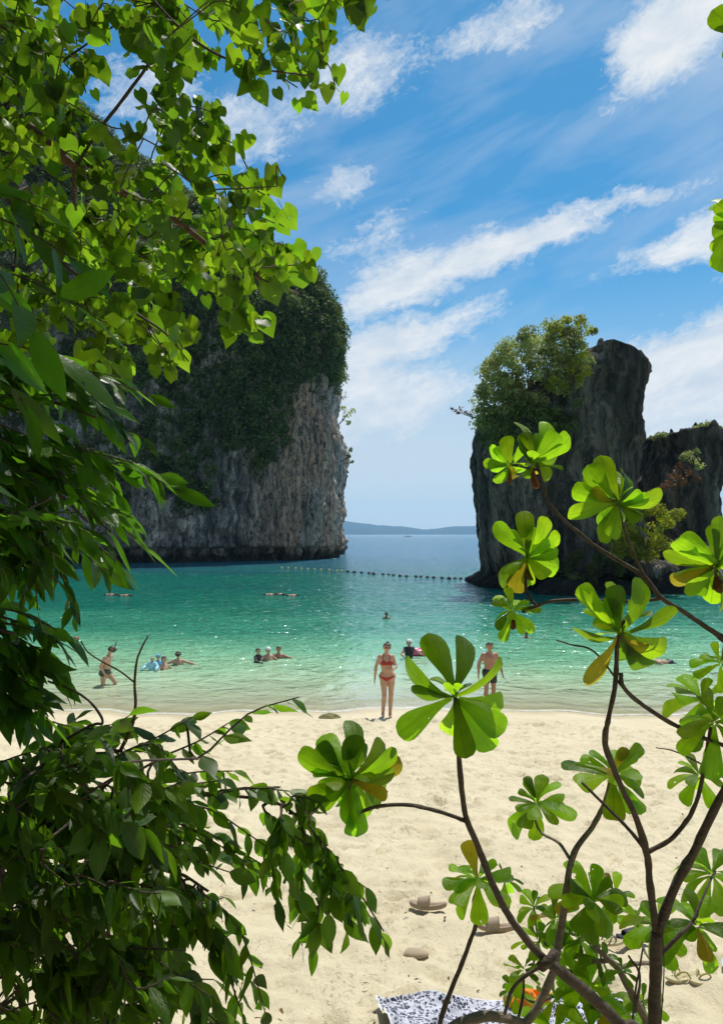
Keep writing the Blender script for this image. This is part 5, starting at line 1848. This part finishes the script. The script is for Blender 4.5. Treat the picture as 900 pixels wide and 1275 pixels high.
M_sole_s = simple('sandy_sole', (.50, .43, .25), .85, .15, 40, .3)
flip_flop('sand-coloured flip-flop with olive straps, nearer the dark trunk', 850, 1220, 200, M_sole_s, M_olive)
flip_flop('sand-coloured flip-flop with olive straps, outer one of its pair', 876, 1222, 212, M_sole_s, M_olive)
flip_flop('pale flip-flop with thin grey straps lying near the black sandal', 757, 1176, 15, M_sole_s, M_strap)
p = G(518, 1190)
boulder('beach_stone', (p.x, p.y, gz(p) + .015), (.085, .05, .03), 91, simple('sandstone', (.42, .33, .22), .9, .2, 20, .4), 'flat sandy stone lying between the cloth and the sandal', amp=.2, n=12)
p = G(497, 1000)

# dry leaf bits and husks on the sand
lr = random.Random(44)
VV, FF, RR = [], [], []
for k in range(150):
    px_, py_ = lr.uniform(180, 920), 905 + 400 * lr.random() ** 1.3
    g_ = G(px_, py_)
    s_, a_ = lr.uniform(.008, .026), lr.uniform(0, 6.28)
    ca, sa = math.cos(a_) * s_, math.sin(a_) * s_
    z_ = gz(g_) + .028
    b_ = len(VV)
    for (u_, v_, h_) in ((-1, 0, .2), (-.3, .38, .55), (.5, .3, .4), (1.1, 0, .1), (.5, -.3, .5), (-.3, -.38, .3)):
        VV.append((g_.x + u_ * ca - v_ * sa, g_.y + u_ * sa + v_ * ca, z_ + h_ * s_ * lr.uniform(.3, 1.4)))
    FF += [(b_, b_ + 1, b_ + 4, b_ + 5), (b_ + 1, b_ + 2, b_ + 3, b_ + 4)]
    RR += [lr.random()] * 6
m_ = mesh_data('leaf_litter', VV, np.array(FF))
set_attr(m_, 'rnd', RR)
tag(link('leaf_litter', m_, leaf_mat('dry_litter', (.16, .10, .05), (.12, .06, .02), .2, .8, .3, False, 'attr', .1)), kind='stuff')

# patterned cloth
def cloth_mesh(c0, c1, c2, c3, nu, nv, wr, seed, lift=.018):
    V = []
    for j in range(nv):
        for i in range(nu):
            u, v = i / (nu - 1), j / (nv - 1)
            a = Vector(c0) * (1 - u) + Vector(c1) * u
            b = Vector(c3) * (1 - u) + Vector(c2) * u
            V.append(a * (1 - v) + b * v)
    V = np.array([tuple(x) for x in V])
    q_ = np.stack([V[:, 0], V[:, 1], V[:, 0] * 0], -1)
    V[:, 0] += .05 * fbm(q_ * 1.7, 3, seed)
    V[:, 1] += .05 * fbm(q_ * 1.9, 3, seed + 5)
    dirq = np.stack([q_[:, 0] * 1.6 + q_[:, 1] * 2.6, q_[:, 1] * 5.0 - q_[:, 0] * 2.0, q_[:, 0] * 0], -1)
    rid = (1 - np.abs(fbm(dirq, 3, seed + 9)) * 2.0)
    V[:, 2] = ground0(V[:, 0], V[:, 1]) + lift + wr * np.clip(rid, 0, 1) ** 2 + wr * .5 * np.clip(fbm(q_ * 4.5, 3, seed + 2), 0, 1)
    m_ = mesh_data('cloth', V, grid_faces(nu, nv))
    uv = m_.uv_layers.new(name='UVMap')
    li = np.empty(len(m_.loops), np.int32)
    m_.loops.foreach_get('vertex_index', li)
    U = np.array([(i / (nu - 1), j / (nv - 1)) for j in range(nv) for i in range(nu)], np.float32)
    uv.data.foreach_set('uv', U[li].ravel())
    return m_


def leopard(t):
    uv = t.n('ShaderNodeTexCoord').outputs['UV']
    u3 = t.mapping(uv, scale=(1.75, .95, 1))
    dn = t.n('ShaderNodeTexNoise', {'Vector': u3, 'Scale': 22.0, 'Detail': 2.0}).outputs[1]
    dv = t.n('ShaderNodeVectorMath', {0: dn, 1: (.014, .014, 0), 2: u3}, operation='MULTIPLY_ADD').outputs[0]
    vo = t.n('ShaderNodeTexVoronoi', {'Vector': dv, 'Scale': 40.0, 'Randomness': .75}).outputs[0]
    ringv = t.ramp(vo, [(.20, 0.0), (.26, 1.0), (.46, 1.0), (.52, 0.0)])
    brk = t.ramp(t.noise(u3, 26, 1), [(.36, 0.0), (.40, 1.0)])
    k = t.math('MULTIPLY', ringv, brk)
    c = t.mix(t.ramp(vo, [(.18, 1.0), (.26, 0.0)]), (.56, .56, .64), (.30, .31, .42))
    c = t.mix(k, c, (.012, .014, .030))
    s = t.n('ShaderNodeSeparateXYZ', {0: uv})
    e = t.math('MINIMUM', t.math('MINIMUM', s.outputs[0], t.math('SUBTRACT', 1.0, s.outputs[0])), t.math('MINIMUM', s.outputs[1], t.math('SUBTRACT', 1.0, s.outputs[1])))
    c = t.mix(t.ramp(e, [(.008, 1.0), (.011, 0.0)]), c, (.75, .75, .78))
    return principled(t, c, .85, bump(t, t.noise(u3, 300, 2), .2, .001))


M_leo = mat('leopard_cotton', leopard)
c0, c1 = G(520, 1330), G(830, 1330)
c3, c2 = G(470, 1250), G(790, 1246)
tw = cloth_mesh(c0, c1, c2, c3, 150, 90, .05, 3)
tw.materials.append(M_leo)
tag(link('beach_cloth', tw), 'crumpled black and white leopard-print cloth spread on the sand', 'cloth')
M_or = simple('orange_cloth', (.80, .25, .02), .8, .25, 30, .4)
oc = G(655, 1264)
V, F = sdf_mesh([((-.10, 0, 0), (.10, .02, 0), .06, .05, (1, 1, .6), .03), ((-.04, .03, .02), (.06, -.05, .03), .05, .04, None, .03), ((.05, .05, .0), (.13, .02, .0), .04, .04, None, .03)], .012)
V += .034 * np.stack([fbm(V * 18, 4, 1), fbm(V * 18, 4, 2), 1.2 - np.abs(fbm(V * 16, 4, 3)) * 3.2], -1)
o = link('orange_garment', mesh_data('orange_garment', V, F), M_or)
o.location = (oc.x, oc.y, gz(oc) + .06)
o.scale = (.85, .85, .85)
tag(o, 'crumpled bright orange garment lying on the leopard-print cloth', 'clothing')
M_denim = simple('pale_blue_cotton', (.42, .52, .66), .85, .2, 30, .4)
c0, c1, c3, c2 = G(900, 1212), G(960, 1215), G(896, 1188), G(960, 1182)
bl = cloth_mesh(c0, c1, c2, c3, 30, 30, .05, 13, .02)
bl.materials.append(M_denim)
tag(link('blue_cloth', bl), 'pale blue cloth lying beyond the flip-flops', 'cloth')

# ------------------------------------------------------------------ haze
bx = [(-9500, -60, -16.5), (9500, -60, -16.5), (9500, 8200, -16.5), (-9500, 8200, -16.5), (-9500, -60, 330), (9500, -60, 330), (9500, 8200, 330), (-9500, 8200, 330)]
bf = [(0, 3, 2, 1), (4, 5, 6, 7), (0, 1, 5, 4), (1, 2, 6, 5), (2, 3, 7, 6), (3, 0, 4, 7)]
hz = link('haze', mesh_data('haze', bx, bf, False))
mh = bpy.data.materials.new('haze_air')
mh.use_nodes = True
nt = NT(mh.node_tree)
pv = nt.n('ShaderNodeVolumePrincipled', {'Color': (.40, .72, 1.0, 1), 'Density': 0.00008, 'Anisotropy': .2})
nt.t.links.new(pv.outputs[0], nt.n('ShaderNodeOutputMaterial').inputs['Volume'])
hz.data.materials.append(mh)
tag(hz, kind='stuff')
